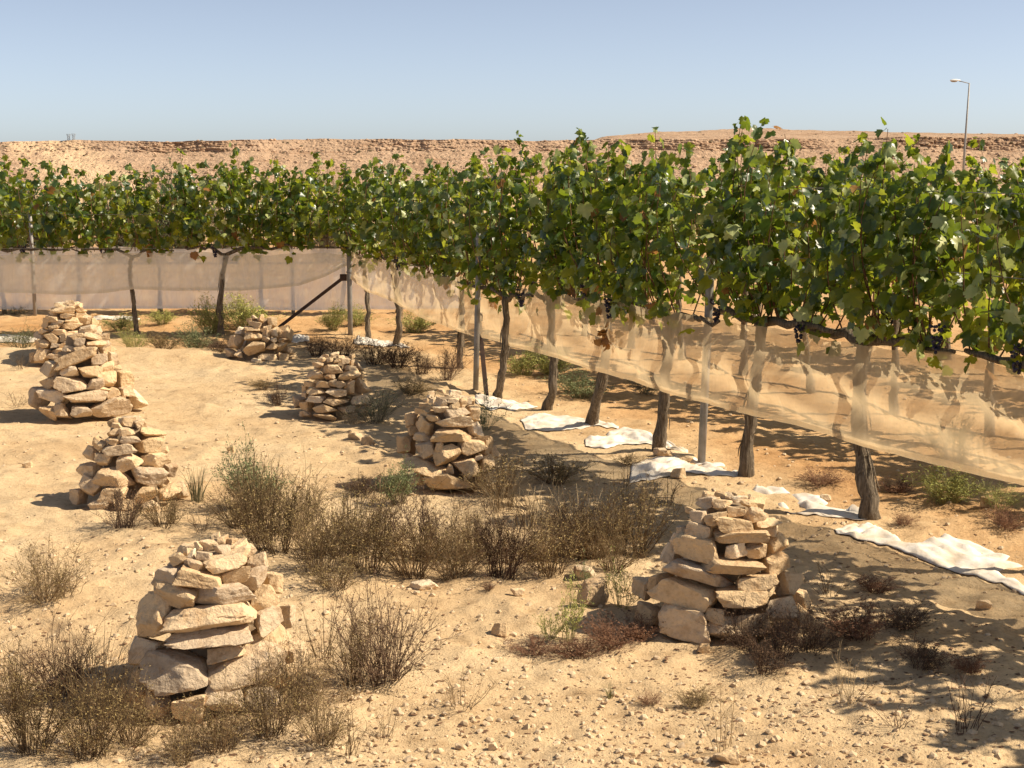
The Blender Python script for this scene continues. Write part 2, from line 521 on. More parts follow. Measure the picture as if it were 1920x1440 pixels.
# ------------------------------------------------------------------ the escarpment
def build_hill():
    RIM = 507.0
    hx = np.linspace(-235, 235, 1500)
    pxs = 960 + hx / RIM * F * 1.0
    rim_y = np.interp(pxs, [-300, 0, 80, 150, 300, 430, 560, 700, 800, 1000, 1170, 1400, 1600, 1920, 2200],
                      [268, 266, 264, 263, 266, 264, 261, 262, 262, 264, 261, 262, 260, 257, 258])
    zr = CAMH + (292 - rim_y) * RIM / F + fbm(hx * .12, hx * 0, 5, 4) * .35
    crest_y = np.interp(pxs, [-300, 1120, 1170, 1230, 1300, 1400, 1480, 1540, 1600, 1680, 1800, 1920, 2200],
                        [276, 272, 258, 252, 248.5, 246, 242.5, 240.5, 243.5, 246.5, 248, 250.5, 254])
    zc = CAMH + (292 - crest_y) * 640 / F + fbm(hx * .1, hx * 0 + 3, 6, 4) * .35
    # profile: foot, slope, cliff (ledges), rim, plateau, far crest, back
    tslope = np.linspace(0, 1, 90); tcl = np.linspace(0, 1, 46)[1:]; tpl = np.linspace(0, 1, 14)[1:]
    rows = []
    foot = -12.0 + fbm(hx * .02, hx * 0 + 7, 8, 2) * 1.0
    gully = fbm(hx * .045, hx * 0, 11, 3)
    cz0 = zr - 3.4 - 1.2 * np.clip(fbm(hx * .03, hx * 0 + 1, 12, 2) + .2, 0, 1)
    for t in tslope:
        y = 455 + (RIM - 3 - 455) * t
        z = foot + (cz0 - foot) * (t ** 1.12)
        yy = np.full_like(hx, y) + gully * 5 * t
        z = z + fbm(hx * .25, yy * .25, 13, 4) * .55 + fbm(hx * 1.1, yy * 1.1, 15, 3) * .28
        rows.append(np.stack([hx, yy, z], -1))
    nl = 5
    for t in tcl:
        lv = np.clip(t * nl + fbm(hx * .06, hx * 0 + 2, 41, 3) * 1.6, 0, nl)
        var_ = .25 + 1.0 * np.clip(fbm(hx * .035, hx * 0 + 5, 43, 3) + .45, 0, 1)
        led = (np.floor(lv) + sstep(.72, 1.0, lv - np.floor(lv))) / nl
        z = cz0 + (zr - cz0) * t
        block = fbm(hx * .33 + np.floor(lv) * 13.7, hx * 0 + np.floor(lv) * 3.1, 17, 4, .6)
        crack = np.abs(fbm(hx * .16, hx * 0 + t * .6, 19, 4, .6))
        strength = .6 + .4 * sstep(350, 700, pxs)
        y = RIM - 3 + 4.4 * (led * np.minimum(var_, 1) + t * (1 - np.minimum(var_, 1)) * 2.2) + gully * 5 + (block * 2.2 + crack * 2.2) * strength * var_ + fbm(hx * 1.3, hx * 0 + t * 9, 23, 2) * .5
        rows.append(np.stack([hx, y, z], -1))
    ylast = rows[-1][:, 1].copy()
    for t in tpl:
        y = ylast + (640 - ylast) * t
        z = zr + (zc - zr) * t ** .8 + fbm(hx * .4, y * .2, 25, 3) * .25
        rows.append(np.stack([hx, y, z], -1))
    for t in (0.3, 1):
        rows.append(np.stack([hx, np.full_like(hx, 640 + 60 * t), zc - 14 * t], -1))
    G = np.array(rows)
    a, b, _ = G.shape
    ix = np.arange(a * b).reshape(a, b)
    q = np.stack([ix[:-1, :-1], ix[:-1, 1:], ix[1:, 1:], ix[1:, :-1]], -1).reshape(-1, 4)
    h = link('hill', mesh_np('hill', G.reshape(-1, 3), None, q, [M['hill']], None, False))
    tag(h, 'long tan desert escarpment with a low broken cliff along its rim', None, None, 'structure')
    # boulders and scrub that dot the slope
    ico_v, ico_f = ico()
    g = np.random.default_rng(5)
    for nm, n, s0, s1, mat, lab, cat in (('hill_boulders', 3600, .18, .75, 'boulder', 'scattered boulders on the far desert slope', 'boulders'),
                                         ('hill_scrub', 1500, .2, .6, 'scrub', 'dark dots of scrub on the far desert slope', 'scrub')):
        r = np.where(g.random(n) < .85, g.random(n) ** .7 * 96, 96 + g.random(n) * 50).astype(int); c = g.integers(0, b, n)
        P = G[r, c]
        s = s0 + (s1 - s0) * g.random(n) ** 2.5
        J = 1 + g.normal(0, .22, (n, len(ico_v), 3))
        V = P[:, None, :] + ico_v[None] * J * (s[:, None, None] * np.array([1.25, 1, .75]))
        Fc = ico_f[None] + (np.arange(n) * len(ico_v))[:, None, None]
        o = link(nm, mesh_np(nm, V.reshape(-1, 3), Fc.reshape(-1, 3), None, [M[mat]]))
        tag(o, lab, cat, None, 'stuff')
    return G


def ico():
    t = (1 + 5 ** .5) / 2
    v = np.array([[-1, t, 0], [1, t, 0], [-1, -t, 0], [1, -t, 0], [0, -1, t], [0, 1, t], [0, -1, -t], [0, 1, -t], [t, 0, -1], [t, 0, 1], [-t, 0, -1], [-t, 0, 1]], float)
    v /= np.linalg.norm(v[0])
    f = np.array([[0, 11, 5], [0, 5, 1], [0, 1, 7], [0, 7, 10], [0, 10, 11], [1, 5, 9], [5, 11, 4], [11, 10, 2], [10, 7, 6], [7, 1, 8], [3, 9, 4], [3, 4, 2], [3, 2, 6], [3, 6, 8], [3, 8, 9], [4, 9, 5], [2, 4, 11], [6, 2, 10], [8, 6, 7], [9, 8, 1]])
    return v, f


def icosub(n):
    v, f = ico()
    for _ in range(n):
        vl = [tuple(p) for p in v]; cache = {}; nf = []
        def mid(a, b):
            k = (min(a, b), max(a, b))
            if k not in cache:
                p = (np.array(vl[a]) + np.array(vl[b])) / 2; p /= np.linalg.norm(p)
                cache[k] = len(vl); vl.append(tuple(p))
            return cache[k]
        for a, b, c in f:
            x, y, z = mid(a, b), mid(b, c), mid(c, a)
            nf += [[a, x, z], [b, y, x], [c, z, y], [x, y, z]]
        v = np.array(vl); f = np.array(nf)
    return v, f


HILL = build_hill()

# two small lattice masts on the rim
def mast(px, label):
    x = (px - 960) / F * 512
    col = np.argmin(np.abs(HILL[0, :, 0] - x))
    base = HILL[134, col]
    t = thing('lattice_tower', label, 'tower', base, 'pair of masts on the rim')
    leg = MB()
    for sx in (-1, 1):
        for sy in (-1, 1):
            m = MB(); m.tube([(sx * .42, sy * .42, -.6), (sx * .3, sy * .3, 1.1), (sx * .55, sy * .55, 2.0)], .05, 5)
            link('leg', m.mesh('tower_leg', [M['tower']]), t)
    m = MB()
    for z, w in ((.2, .37), (.75, .33), (1.3, .36)):
        for a, b in (((-w, -w), (w, -w)), ((w, -w), (w, w)), ((w, w), (-w, w)), ((-w, w), (-w, -w))):
            m.tube([(*a, z), (*b, z)], .03, 4); m.tube([(*a, z), (*b, z + .5)], .025, 4)
    link('bracing', m.mesh('tower_bracing', [M['tower']]), t)
    m = MB(); m.box((0, 0, 2.03), (1.2, 1.2, .08))
    link('platform', m.mesh('tower_platform', [M['tower']]), t)


mast(139, 'left of the two tiny grey lattice towers on the far rim')
mast(148.5, 'right of the two tiny grey lattice towers on the far rim')


def street_lamp():
    Y = 125.0
    x = (1798 - 960) / F * Y
    z0 = float(terrain(np.array([x]), np.array([Y]))[0])
    ztop = CAMH + (292 - 160) / F * Y
    t = thing('street_lamp', 'tall grey street lamp with a single arm, rising behind the vines', 'street lamp', (x, Y, z0))
    H = ztop - z0
    m = MB(); m.tube([(-.05, 0, -.3), (0, 0, H * .45), (.14, 0, H)], [.125, .095, .06], 10)
    link('pole', m.mesh('lamp_pole', [M['steel']], True), t)
    m = MB(); m.tube([(.14, 0, H - .03), (-.35, 0, H + .09), (-.75, 0, H + .17)], .035, 8)
    link('arm', m.mesh('lamp_arm', [M['steel']], True), t)
    v, f = icosub(2)
    V = v * np.array([.46, .17, .13]); V[:, 2] = np.where(V[:, 2] < 0, V[:, 2] * .35, V[:, 2]); V[:, 0] *= 1.0
    V[:, 1] *= 1 - .3 * (V[:, 0] + .4)
    head = mesh_np('lamp_head', V + np.array([-1.05, 0, H + .21]), f, None, [M['lamp_w']], None, True)
    ho = link('lamp_head', head, t)
    V2 = v * np.array([.30, .13, .10]) + np.array([-1.16, 0, H + .17])
    link('lens', mesh_np('lamp_lens', V2, f, None, [M['lamp_g']], None, True), ho)


street_lamp()

# ------------------------------------------------------------------ stones
SV, SF = icosub(3)


def stone_mesh(seed, blocky):
    g = np.random.default_rng(seed)
    N = []; D = []
    for ax in range(3):
        for sg in (-1, 1):
            n = np.zeros(3); n[ax] = sg
            n = n + g.normal(0, .22 if blocky else .34, 3); n /= np.linalg.norm(n)
            N.append(n); D.append(g.uniform(.62, .8))
    for _ in range(g.integers(5, 10)):
        n = g.normal(0, 1, 3); n /= np.linalg.norm(n)
        N.append(n); D.append(g.uniform(.74, .98))
    N = np.array(N); D = np.array(D)
    dots = SV @ N.T
    rr = np.where(dots > .05, D[None] / np.maximum(dots, .05), 9.0)
    k = 62.0 if blocky else 36.0
    r = -np.log(np.exp(-k * np.minimum(rr, 3)).sum(1)) / k
    V = SV * r[:, None]
    s = g.uniform(0, 50)
    r2 = fbm(SV[:, 0] * 2.2 + s + SV[:, 2] * 1.3, SV[:, 1] * 2.2 - s + SV[:, 2], seed, 3)
    r3 = fbm(SV[:, 0] * 6 + s - SV[:, 2] * 4, SV[:, 1] * 6 + SV[:, 2] * 5, seed + 3, 3)
    V = V * (1 + .06 * r2 + .05 * r3 - .05 * np.abs(fbm(SV[:, 0] * 4 + SV[:, 2] * 3 + s, SV[:, 1] * 4 - SV[:, 2] * 2, seed + 8, 2)))[:, None]
    mn, mx = V.min(0), V.max(0)
    V = (V - (mn + mx) / 2) / (mx - mn)
    me = mesh_np('stone', V, SF, None, [M['stone']], None, True)
    try:
        me.set_sharp_from_angle(angle=math.radians(22))
    except Exception:
        pass
    return me


STONES = [stone_mesh(100 + i, i % 3 != 0) for i in range(22)]


def cairn(label, o, sc, cx, bottom, top, shoulder, halfw, sh_half, stones, seed, nback=26):
    g = np.random.default_rng(seed)
    cpx, bpy_, tpy, spy = o[0] + cx / sc, o[1] + bottom / sc, o[1] + top / sc, o[1] + shoulder / sc
    front = gp(cpx, bpy_)
    dist = math.hypot(front[0], front[1])
    R0 = halfw / sc * dist * 1.03 / F
    fd = front[:2] / dist
    c2 = fd * (dist + R0 * .92)
    cz = gz(c2[0], c2[1]) - .02
    n = np.array([fd[0], fd[1], 0])
    zt = at_plane(cpx, tpy, (c2[0], c2[1], 0), n)[2] - cz
    zs = at_plane(cpx, spy, (c2[0], c2[1], 0), n)[2] - cz
    zs = min(zs, zt * .86)
    R1 = sh_half / sc * (dist + R0) / F
    def rad(z):
        z = np.asarray(z, float)
        lo = R0 + (R1 - R0) * np.clip(z / zs, 0, 1)
        u = np.clip((z - zs) / (zt - zs), 0, 1)
        return np.where(z < zs, lo, R1 * np.sqrt(np.maximum(1 - u * u, 0)))
    t = thing('stone_cairn', label, 'cairn', (c2[0], c2[1], cz), 'dry stone cairns in two lines')
    # rubble core
    zz = np.linspace(-.08, zt * .9, 9); prof = rad(np.maximum(zz, 0)) * .55
    m = MB(); m.tube(np.stack([zz * 0, zz * 0, zz], -1), prof, 14, 0, True, .06, seed)
    link('rubble_core', m.mesh('rubble_core', [M['core']]), t)
    cen = np.array([c2[0], c2[1], cz])
    oo = np.array([0, 0, CAMH])

    def put(pos, w, d, h, yaw, roll, pitch, big=False):
        k = int(g.integers(len(STONES)))
        if big and k % 3 == 0: k = (k + 1) % len(STONES)
        me = STONES[k if k % 3 or not big else 1]
        s = link('stone', me, t)
        R = Matrix.Rotation(yaw, 4, 'Z') @ Matrix.Rotation(pitch, 4, 'X') @ Matrix.Rotation(roll, 4, 'Y')
        flip = Matrix.Diagonal((g.choice([-1, 1]) * w, d, g.choice([-1, 1]) * h, 1))
        s.matrix_basis = Matrix.Translation(Vector(pos)) @ R @ flip
        return s
    for st in stones:
        x, y, w, h = st[:4]; rot = st[4] if len(st) > 4 else 0
        d = ray(o[0] + x / sc, o[1] + y / sc)
        tt = np.linspace(dist - .25, dist + 2 * R0 + .45, 500)
        tt = tt * 1.0 / math.hypot(d[0], d[1])
        P = oo + d[None] * tt[:, None] - cen
        q = np.hypot(P[:, 0], P[:, 1]) - rad(P[:, 2])
        q = np.where(P[:, 2] > zt, q + (P[:, 2] - zt) * 2, q)
        q = np.where(P[:, 2] < .01, 1 + np.abs(P[:, 2]), q)
        hit = np.where(q < 0)[0]
        i = hit[0] if len(hit) else int(np.argmin(q))
        p = P[i]
        dd = np.linalg.norm(p + cen - oo)
        W = w / sc * dd / F * 1.04; H = h / sc * dd / F * .98
        phi = math.atan2(p[0], -p[1]) if np.hypot(p[0], p[1]) > 1e-3 else 0      # 0 = toward camera
        base_yaw = math.atan2(fd[0], fd[1]) * -1
        rel = phi + math.atan2(fd[0], fd[1])
        D = min(max(W * .7, H * 1.1), R0 * .95)
        yaw = phi * .65 + g.normal(0, .07)
        topness = 1 if p[2] > zs else 0
        inn = D * (.30 if not topness else .2)
        rxy = p[:2] / (np.linalg.norm(p[:2]) + 1e-6)
        dh = d[:2] / np.linalg.norm(d[:2]); rxy = -(dh * .75 - rxy * .25)
        pos = np.array([p[0] - rxy[0] * inn, p[1] - rxy[1] * inn, p[2] - (.12 * H if topness else 0)])
        if pos[2] < H * .3: pos[2] = H * .3
        put(pos, W, D, H, yaw, math.radians(rot) + g.normal(0, .02), g.normal(0, .06) - .10, W > .12)
    # stones on the far side
    tall = R0 * .36
    z = tall * .35
    while z < zt * .93:
        r = float(rad(z))
        hh = tall * g.uniform(.75, 1.1) * (1 - .45 * z / zt)
        a = math.radians(108)
        while a < math.radians(252):
            w = hh * g.uniform(1.3, 2.1)
            ang = a - math.atan2(fd[0], fd[1])
            a += w / max(r, .04) * .95
            if a > math.radians(258): break
            px_, py_ = math.sin(ang) * max(r - w * .45, .02), -math.cos(ang) * max(r - w * .45, .02)
            put((px_, py_, z), w, w * .75, hh, ang, g.normal(0, .08), g.normal(0, .1))
        z += hh * .82
    return t, (c2[0], c2[1], R0)


CA = []
CA.append(cairn('large nearest cairn at lower left, ringed by dry brush', (200, 980), 3.6, 715, 1310, 95, 290, 620, 335, [
    (490, 240, 130, 90, -20), (590, 280, 150, 70, 20), (660, 222, 100, 75, 0), (835, 260, 350, 130, -12), (690, 150, 120, 80, 10), (780, 112, 120, 70, 4),
    (850, 125, 80, 60), (905, 165, 130, 85, -20), (965, 175, 80, 90), (570, 205, 55, 75), (785, 178, 110, 60, 8), (620, 160, 60, 80), (740, 90, 90, 50), (545, 190, 60, 60), (1030, 265, 130, 120, -20),
    (415, 350, 170, 140, 5), (630, 365, 300, 130, 12), (865, 370, 195, 130, -5), (1020, 375, 170, 120, -25), (470, 495, 330, 175, 8), (800, 500, 400, 145, 4),
    (1050, 530, 210, 170, -20), (1115, 430, 100, 170, 0), (350, 650, 270, 350, 0), (690, 655, 590, 175, -6), (1070, 665, 230, 170, -15), (1200, 640, 130, 180),
    (700, 795, 550, 165, -7), (1080, 810, 330, 145, -12), (810, 905, 250, 110, -10), (255, 880, 260, 200), (480, 1040, 450, 280, 5), (220, 1060, 180, 120, -15),
    (950, 1010, 530, 270, -12), (1280, 900, 180, 150, -10), (1240, 1030, 200, 130, -15), (215, 1170, 200, 190), (330, 1260, 170, 230), (560, 1270, 220, 210), (800, 1200, 270, 200), (1060, 1200, 270, 180)], 11))
CA.append(cairn('wide cairn at right in the shade beside the white plastic sheets', (1160, 900), 4.235, 830, 1290, 85, 330, 690, 390, [
    (690, 170, 170, 100, -5), (820, 195, 150, 100, 0), (810, 110, 100, 50), (880, 135, 70, 50), (960, 110, 120, 60), (955, 150, 130, 55), (1040, 185, 150, 75, 8), (930, 245, 150, 100, 5), (1075, 265, 160, 130, -10), (575, 240, 90, 60),
    (630, 280, 150, 130, 10), (780, 300, 190, 110, -20), (900, 350, 320, 140, 5), (645, 400, 220, 130, 15), (1170, 335, 220, 100, -10), (955, 465, 460, 100, 2), (1210, 410, 150, 160, -15), (510, 420, 100, 100), (475, 485, 120, 120),
    (645, 545, 410, 215, 5), (930, 565, 180, 135, 0), (1090, 575, 180, 130, -10), (1245, 520, 180, 180, -30), (1260, 660, 300, 180, -12), (390, 600, 160, 200), (900, 705, 490, 135, 6), (645, 760, 560, 155, 14), (1110, 825, 360, 115, -2),
    (1350, 830, 210, 230), (530, 920, 500, 230, 12), (1025, 970, 500, 180, -3), (210, 860, 190, 190), (320, 860, 160, 240), (245, 1080, 210, 190), (540, 1150, 440, 290, 3), (1300, 1050, 270, 200), (1440, 960, 170, 190), (760, 1090, 160, 120), (1450, 1090, 170, 180), (830, 1190, 280, 180), (1080, 1160, 280, 180)], 12))
CA.append(cairn('cairn at left with dark shadow beside it and brush at its foot', (120, 770), 6.546, 800, 1250, 90, 300, 690, 370, [
    (770, 130, 150, 110, 15), (640, 175, 130, 70), (830, 120, 90, 100), (910, 140, 110, 110, -20), (700, 110, 70, 50), (610, 260, 170, 110, -8), (770, 255, 190, 110, 5), (1060, 250, 340, 140, 3),
    (590, 370, 180, 90, 12), (820, 350, 250, 115, 3), (1070, 430, 320, 200, -12), (1200, 330, 110, 90), (430, 420, 190, 140, 20), (690, 490, 400, 140, -8), (340, 530, 150, 190), (460, 610, 270, 160, 10), (790, 630, 300, 225, -14), (1140, 610, 350, 170, 0), (1240, 500, 160, 100),
    (300, 740, 230, 230, 15), (610, 830, 430, 240, 10), (1060, 810, 400, 250, 0), (1330, 740, 130, 190), (300, 930, 350, 240, 25), (190, 1060, 220, 220), (600, 1040, 310, 190), (1000, 1060, 280, 220), (1300, 1000, 280, 200), (1420, 980, 150, 220), (450, 1180, 260, 180), (760, 1190, 290, 180), (1080, 1200, 290, 180)], 13))
CA.append(cairn('tall cairn in the middle of the picture with a rubble top', (700, 700), 5.76, 830, 1310, 165, 370, 560, 315, [
    (730, 180, 140, 50, 5), (880, 215, 140, 110, 20), (640, 220, 110, 45, 25), (600, 250, 60, 50), (570, 285, 70, 60), (730, 300, 150, 120, 5), (860, 290, 130, 60, 5), (970, 300, 90, 120, 5), (1020, 290, 70, 100), (870, 350, 130, 70, -10), (640, 290, 70, 80),
    (560, 350, 180, 115, 25), (730, 380, 170, 80, -3), (550, 425, 220, 75, 3), (905, 430, 270, 125, -6), (1080, 440, 120, 180, 10), (640, 490, 195, 75, 3), (550, 560, 210, 190, 20), (870, 545, 390, 140, -4), (430, 520, 100, 200), (530, 685, 190, 120, 5), (860, 680, 470, 165, 2), (1110, 610, 100, 180, 0), (420, 620, 100, 120),
    (560, 825, 240, 205, 5), (790, 885, 305, 205, -25), (1080, 800, 290, 200, -5), (710, 800, 90, 110), (370, 790, 200, 240), (370, 910, 150, 85, -15), (1220, 780, 160, 210), (570, 1040, 530, 200, 8), (1000, 1040, 290, 240, 5), (825, 1040, 85, 115), (1230, 960, 210, 210), (1140, 915, 110, 65), (1310, 870, 120, 160),
    (860, 1210, 640, 210, 3), (450, 1150, 200, 150), (1250, 1150, 210, 200)], 14))
CA.append(cairn('sunlit cairn at far left standing in front of another', (0, 540), 5.54, 890, 1385, 395, 560, 545, 290, [
    (900, 430, 200, 100, -10), (960, 500, 200, 80, 15), (830, 555, 110, 90), (810, 500, 130, 65, -20), (1000, 570, 200, 85, 10), (1080, 600, 120, 100), (830, 625, 130, 70, -20), (930, 640, 150, 75, -5), (720, 640, 130, 70, 5),
    (800, 740, 430, 140, -20), (1040, 740, 180, 115, 0), (1120, 650, 140, 100, -25), (1160, 740, 150, 160), (530, 850, 200, 190, 10), (725, 860, 175, 155, -3), (940, 880, 235, 145, 3), (1110, 830, 160, 130), (640, 760, 130, 90, -15),
    (510, 990, 220, 140, -5), (740, 1010, 325, 155, 3), (1010, 1000, 210, 120), (1130, 960, 245, 185, -5), (1300, 960, 170, 200), (540, 1130, 290, 165, 8), (895, 1150, 420, 145, -3), (1080, 1065, 110, 65, 20), (1180, 1090, 180, 115, -10), (1310, 1080, 140, 140),
    (410, 1170, 120, 260), (520, 1310, 190, 150), (650, 1290, 180, 170, 20), (1130, 1260, 440, 205, -12), (1410, 1150, 150, 230), (850, 1290, 210, 130)], 15))
CA.append(cairn('farthest cairn on the left, half hidden behind another cairn', (0, 540), 5.54, 700, 800, 135, 290, 375, 235, [
    (720, 150, 100, 60), (620, 180, 100, 60), (670, 225, 220, 90, -3), (820, 185, 90, 70), (850, 230, 120, 55), (540, 250, 75, 75), (700, 290, 150, 55, -5), (820, 285, 95, 60), (545, 310, 145, 85, 5), (750, 340, 145, 75), (880, 330, 140, 100), (490, 350, 95, 75), (610, 360, 125, 65), (470, 390, 90, 65), (750, 400, 195, 75, -3), (580, 410, 130, 55, -10),
    (460, 450, 120, 65, -15), (620, 465, 175, 65, 5), (740, 480, 130, 65), (410, 500, 120, 90), (545, 520, 165, 95, 20), (700, 550, 165, 85, 15), (450, 590, 165, 125, 5), (580, 600, 90, 55), (690, 605, 145, 65), (650, 660, 230, 85, 6), (430, 710, 170, 160), (580, 715, 180, 90, 5), (360, 720, 70, 140), (960, 370, 110, 110), (1000, 450, 110, 95), (1030, 530, 100, 95), (880, 470, 160, 90), (880, 580, 180, 100), (860, 690, 220, 130), (1020, 650, 130, 130)], 16))
CA.append(cairn('small cairn with a bright rubble top before a dark low bush', (540, 640), 9.0, 775, 1345, 165, 430, 670, 380, [
    (790, 220, 150, 120), (630, 240, 130, 60), (560, 300, 150, 80), (900, 260, 120, 60), (1075, 240, 130, 95, -5), (960, 320, 150, 125), (1090, 340, 145, 105, -10), (700, 310, 120, 80), (830, 330, 120, 70),
    (520, 390, 240, 95, 3), (760, 460, 330, 165, 0), (1060, 440, 230, 105, 5), (1190, 420, 100, 180), (470, 580, 310, 155, -5), (710, 600, 180, 115, 0), (1020, 580, 400, 185, -12), (1230, 600, 130, 150), (370, 730, 200, 110, 3), (580, 730, 265, 125, 0), (760, 710, 150, 145), (880, 740, 190, 135, 5), (1050, 790, 180, 245, 0), (1240, 760, 200, 290, 0),
    (280, 800, 140, 140), (480, 860, 310, 115, -3), (820, 880, 380, 145, 5), (290, 900, 100, 120), (470, 980, 290, 125, 5), (820, 1030, 440, 135, 5), (1230, 1020, 370, 210, 3), (180, 1030, 150, 230), (300, 1090, 190, 205, 5), (640, 1160, 430, 175, -3), (1000, 1180, 270, 160), (1250, 1180, 260, 170), (300, 1230, 260, 110), (650, 1290, 400, 120), (1050, 1290, 300, 140)], 17))
CA.append(cairn('collapsed far cairn below the diagonal iron brace', (420, 580), 12.0, 840, 1190, 115, 400, 780, 420, [
    (680, 170, 140, 120), (840, 200, 160, 230, -15), (1060, 240, 270, 235, 20), (580, 240, 150, 110), (690, 320, 290, 165, 15), (640, 450, 390, 130, 2), (930, 450, 160, 145), (1000, 400, 130, 125), (1130, 540, 170, 195), (340, 510, 170, 225), (660, 620, 400, 215, 0), (930, 690, 180, 160, 10), (960, 560, 140, 185), (1390, 560, 330, 330, 35),
    (270, 740, 340, 340, 20), (700, 900, 490, 330, 0), (1060, 850, 290, 160, -5), (1300, 710, 230, 110, 10), (1120, 700, 160, 120), (1310, 870, 250, 240), (1500, 930, 240, 160), (160, 1000, 210, 240), (350, 1000, 210, 190), (990, 1100, 430, 195, 8), (1330, 1090, 260, 230), (730, 1160, 230, 110, 10), (1100, 1240, 200, 80, -10), (1570, 1090, 200, 130, -5)], 18))

for px, py, w, h, lab in [
    (1113, 1138, 56, 62, 'upright boulder left of the wide shaded cairn behind green weeds'), (1096, 1078, 48, 24, 'flat stone half hidden in brush behind the upright boulder'),
    (690, 838, 28, 22, 'larger of two stones on bare soil below the small cairn'), (668, 826, 32, 16, 'flatter of two stones on bare soil below the small cairn'),
    (936, 1186, 30, 28, 'small pointed stone on sand left of the green weed'), (795, 1092, 54, 18, 'pale flat stone at the lower edge of the thicket'),
    (970, 1114, 26, 16, 'small pale stone below the red leaves at the thicket edge'), (1240, 864, 30, 18, 'small stone at the foot of the third vine trunk'),
    (1278, 872, 52, 14, 'flat slab lying by the third vine trunk'), (1851, 958, 26, 24, 'round stone on orange soil beyond the row at right'),
    (1846, 1146, 30, 22, 'pale stone on shaded soil below the lowest plastic sheet'), (1368, 1432, 44, 26, 'pale stone at the foot of the dry stalks at bottom'),
    (1350, 1424, 34, 18, 'darker stone touching the dry stalks at bottom'), (1272, 903, 30, 22, 'grey stone at the end of the plastic by the tall post'),
    (432, 852, 16, 16, 'tiny dark stone on open sand right of the left cairn'), (1320, 1218, 24, 20, 'small stone at the front foot of the shaded cairn'),
    (925, 1398, 20, 14, 'small white stone on sand at the bottom middle'), (860, 1402, 18, 10, 'small dark stone in the bottom sand left of the white one'),
    (50, 880, 20, 14, 'small stone on sand at left between two cairns'), (1180, 1420, 26, 16, 'pale stone in the gravel at bottom right of middle'),
    (1548, 935, 22, 14, 'small stone between the first two vine trunks at right')]:
    p = on_ground(px, py)
    d = np.linalg.norm(p - np.array([0, 0, CAMH])) / F
    g = random
    o = link('loose_stone', STONES[g.randrange(len(STONES))])
    o.matrix_basis = Matrix.Translation((p[0], p[1] + h * d * .3, p[2] + h * d * .36)) @ Matrix.Rotation(g.uniform(-.4, .4), 4, 'Z') @ Matrix.Rotation(g.uniform(-.15, .15), 4, 'Y') @ Matrix.Diagonal((w * d, w * d * .8, h * d * 1.05, 1))
    tag(o, lab, 'stone', 'loose stones on the ground')


# ------------------------------------------------------------------ vines
LX = np.array([[0, .02], [-.08, -.12], [-.22, -.17], [-.36, -.10], [-.46, .04], [-.44, .16], [-.50, .28], [-.46, .42], [-.36, .50], [-.27, .50], [-.24, .64], [-.13, .74],
               [0, .84], [.13, .74], [.24, .64], [.27, .50], [.36, .50], [.46, .42], [.50, .28], [.44, .16], [.46, .04], [.36, -.10], [.22, -.17], [.08, -.12]])
LC = np.array([0, .22])
LFACES = np.array([[0, 1 + i, 1 + (i + 1) % len(LX)] for i in range(len(LX))])[:, ::-1]


def leaf_z(xy, v):
    x, y = xy[:, 0], xy[:, 1]
    if v == 0: return -.55 * x * x - .22 * np.maximum(y - .2, 0) ** 2 + .03 * np.sin(x * 14)
    if v == 1: return .45 * np.abs(x) - .5 * np.maximum(y - .25, 0) ** 2 + .03 * np.cos(y * 11)
    if v == 2: return -.35 * np.abs(x) + .25 * y * y + .05 * np.sin(x * 9 + y * 6)
    return -.9 * x * x - .5 * y * y + .04 * np.sin(y * 13)


_k = 1 + .055 * np.where(np.arange(len(LX)) % 2 == 0, 1, -1)
LX = LC + (LX - LC) * _k[:, None]
LEAFV = []
for v in range(4):
    xy = np.vstack([LC, LX]); LEAFV.append(np.column_stack([xy, leaf_z(xy, v)]))
LEAFMATS = ['leaf', 'leaf_y', 'leaf_glint', 'leaf_b']
LEAFMESH = {}
for v in range(4):
    for mi, mn in enumerate(LEAFMATS):
        LEAFMESH[(v, mi)] = mesh_np('vine_leaf', LEAFV[v], LFACES, None, [M[mn]], None, True)


def leaf_frames(P, outw, g, n):
    """orientation of n leaves: normal roughly outward and up, tip drooping"""
    N = outw * g.uniform(.2, 1.1, (n, 1)) + np.array([0, 0, 1.0]) * g.uniform(.0, .9, (n, 1)) + g.normal(0, .62, (n, 3))
    N /= np.linalg.norm(N, axis=1)[:, None]
    T = np.array([0, 0, -1.0]) * .8 + outw * .4 + g.normal(0, .5, (n, 3))
    T -= (T * N).sum(1)[:, None] * N
    T /= np.linalg.norm(T, axis=1)[:, None]
    X = np.cross(T, N)
    return X, T, N


def leaves_mesh(P, X, T, N, S, var, mi):
    n = len(P)
    base = np.array(LEAFV)[var]                                    # n,23,3
    V = P[:, None] + S[:, None, None] * (base[..., 0:1] * X[:, None] + base[..., 1:2] * T[:, None] + base[..., 2:3] * N[:, None])
    k = base.shape[1]
    Fc = LFACES[None] + (np.arange(n) * k)[:, None, None]
    return mesh_np('foliage', V.reshape(-1, 3), Fc.reshape(-1, 3), None, [M[q] for q in LEAFMATS], np.repeat(mi, len(LFACES)), True)


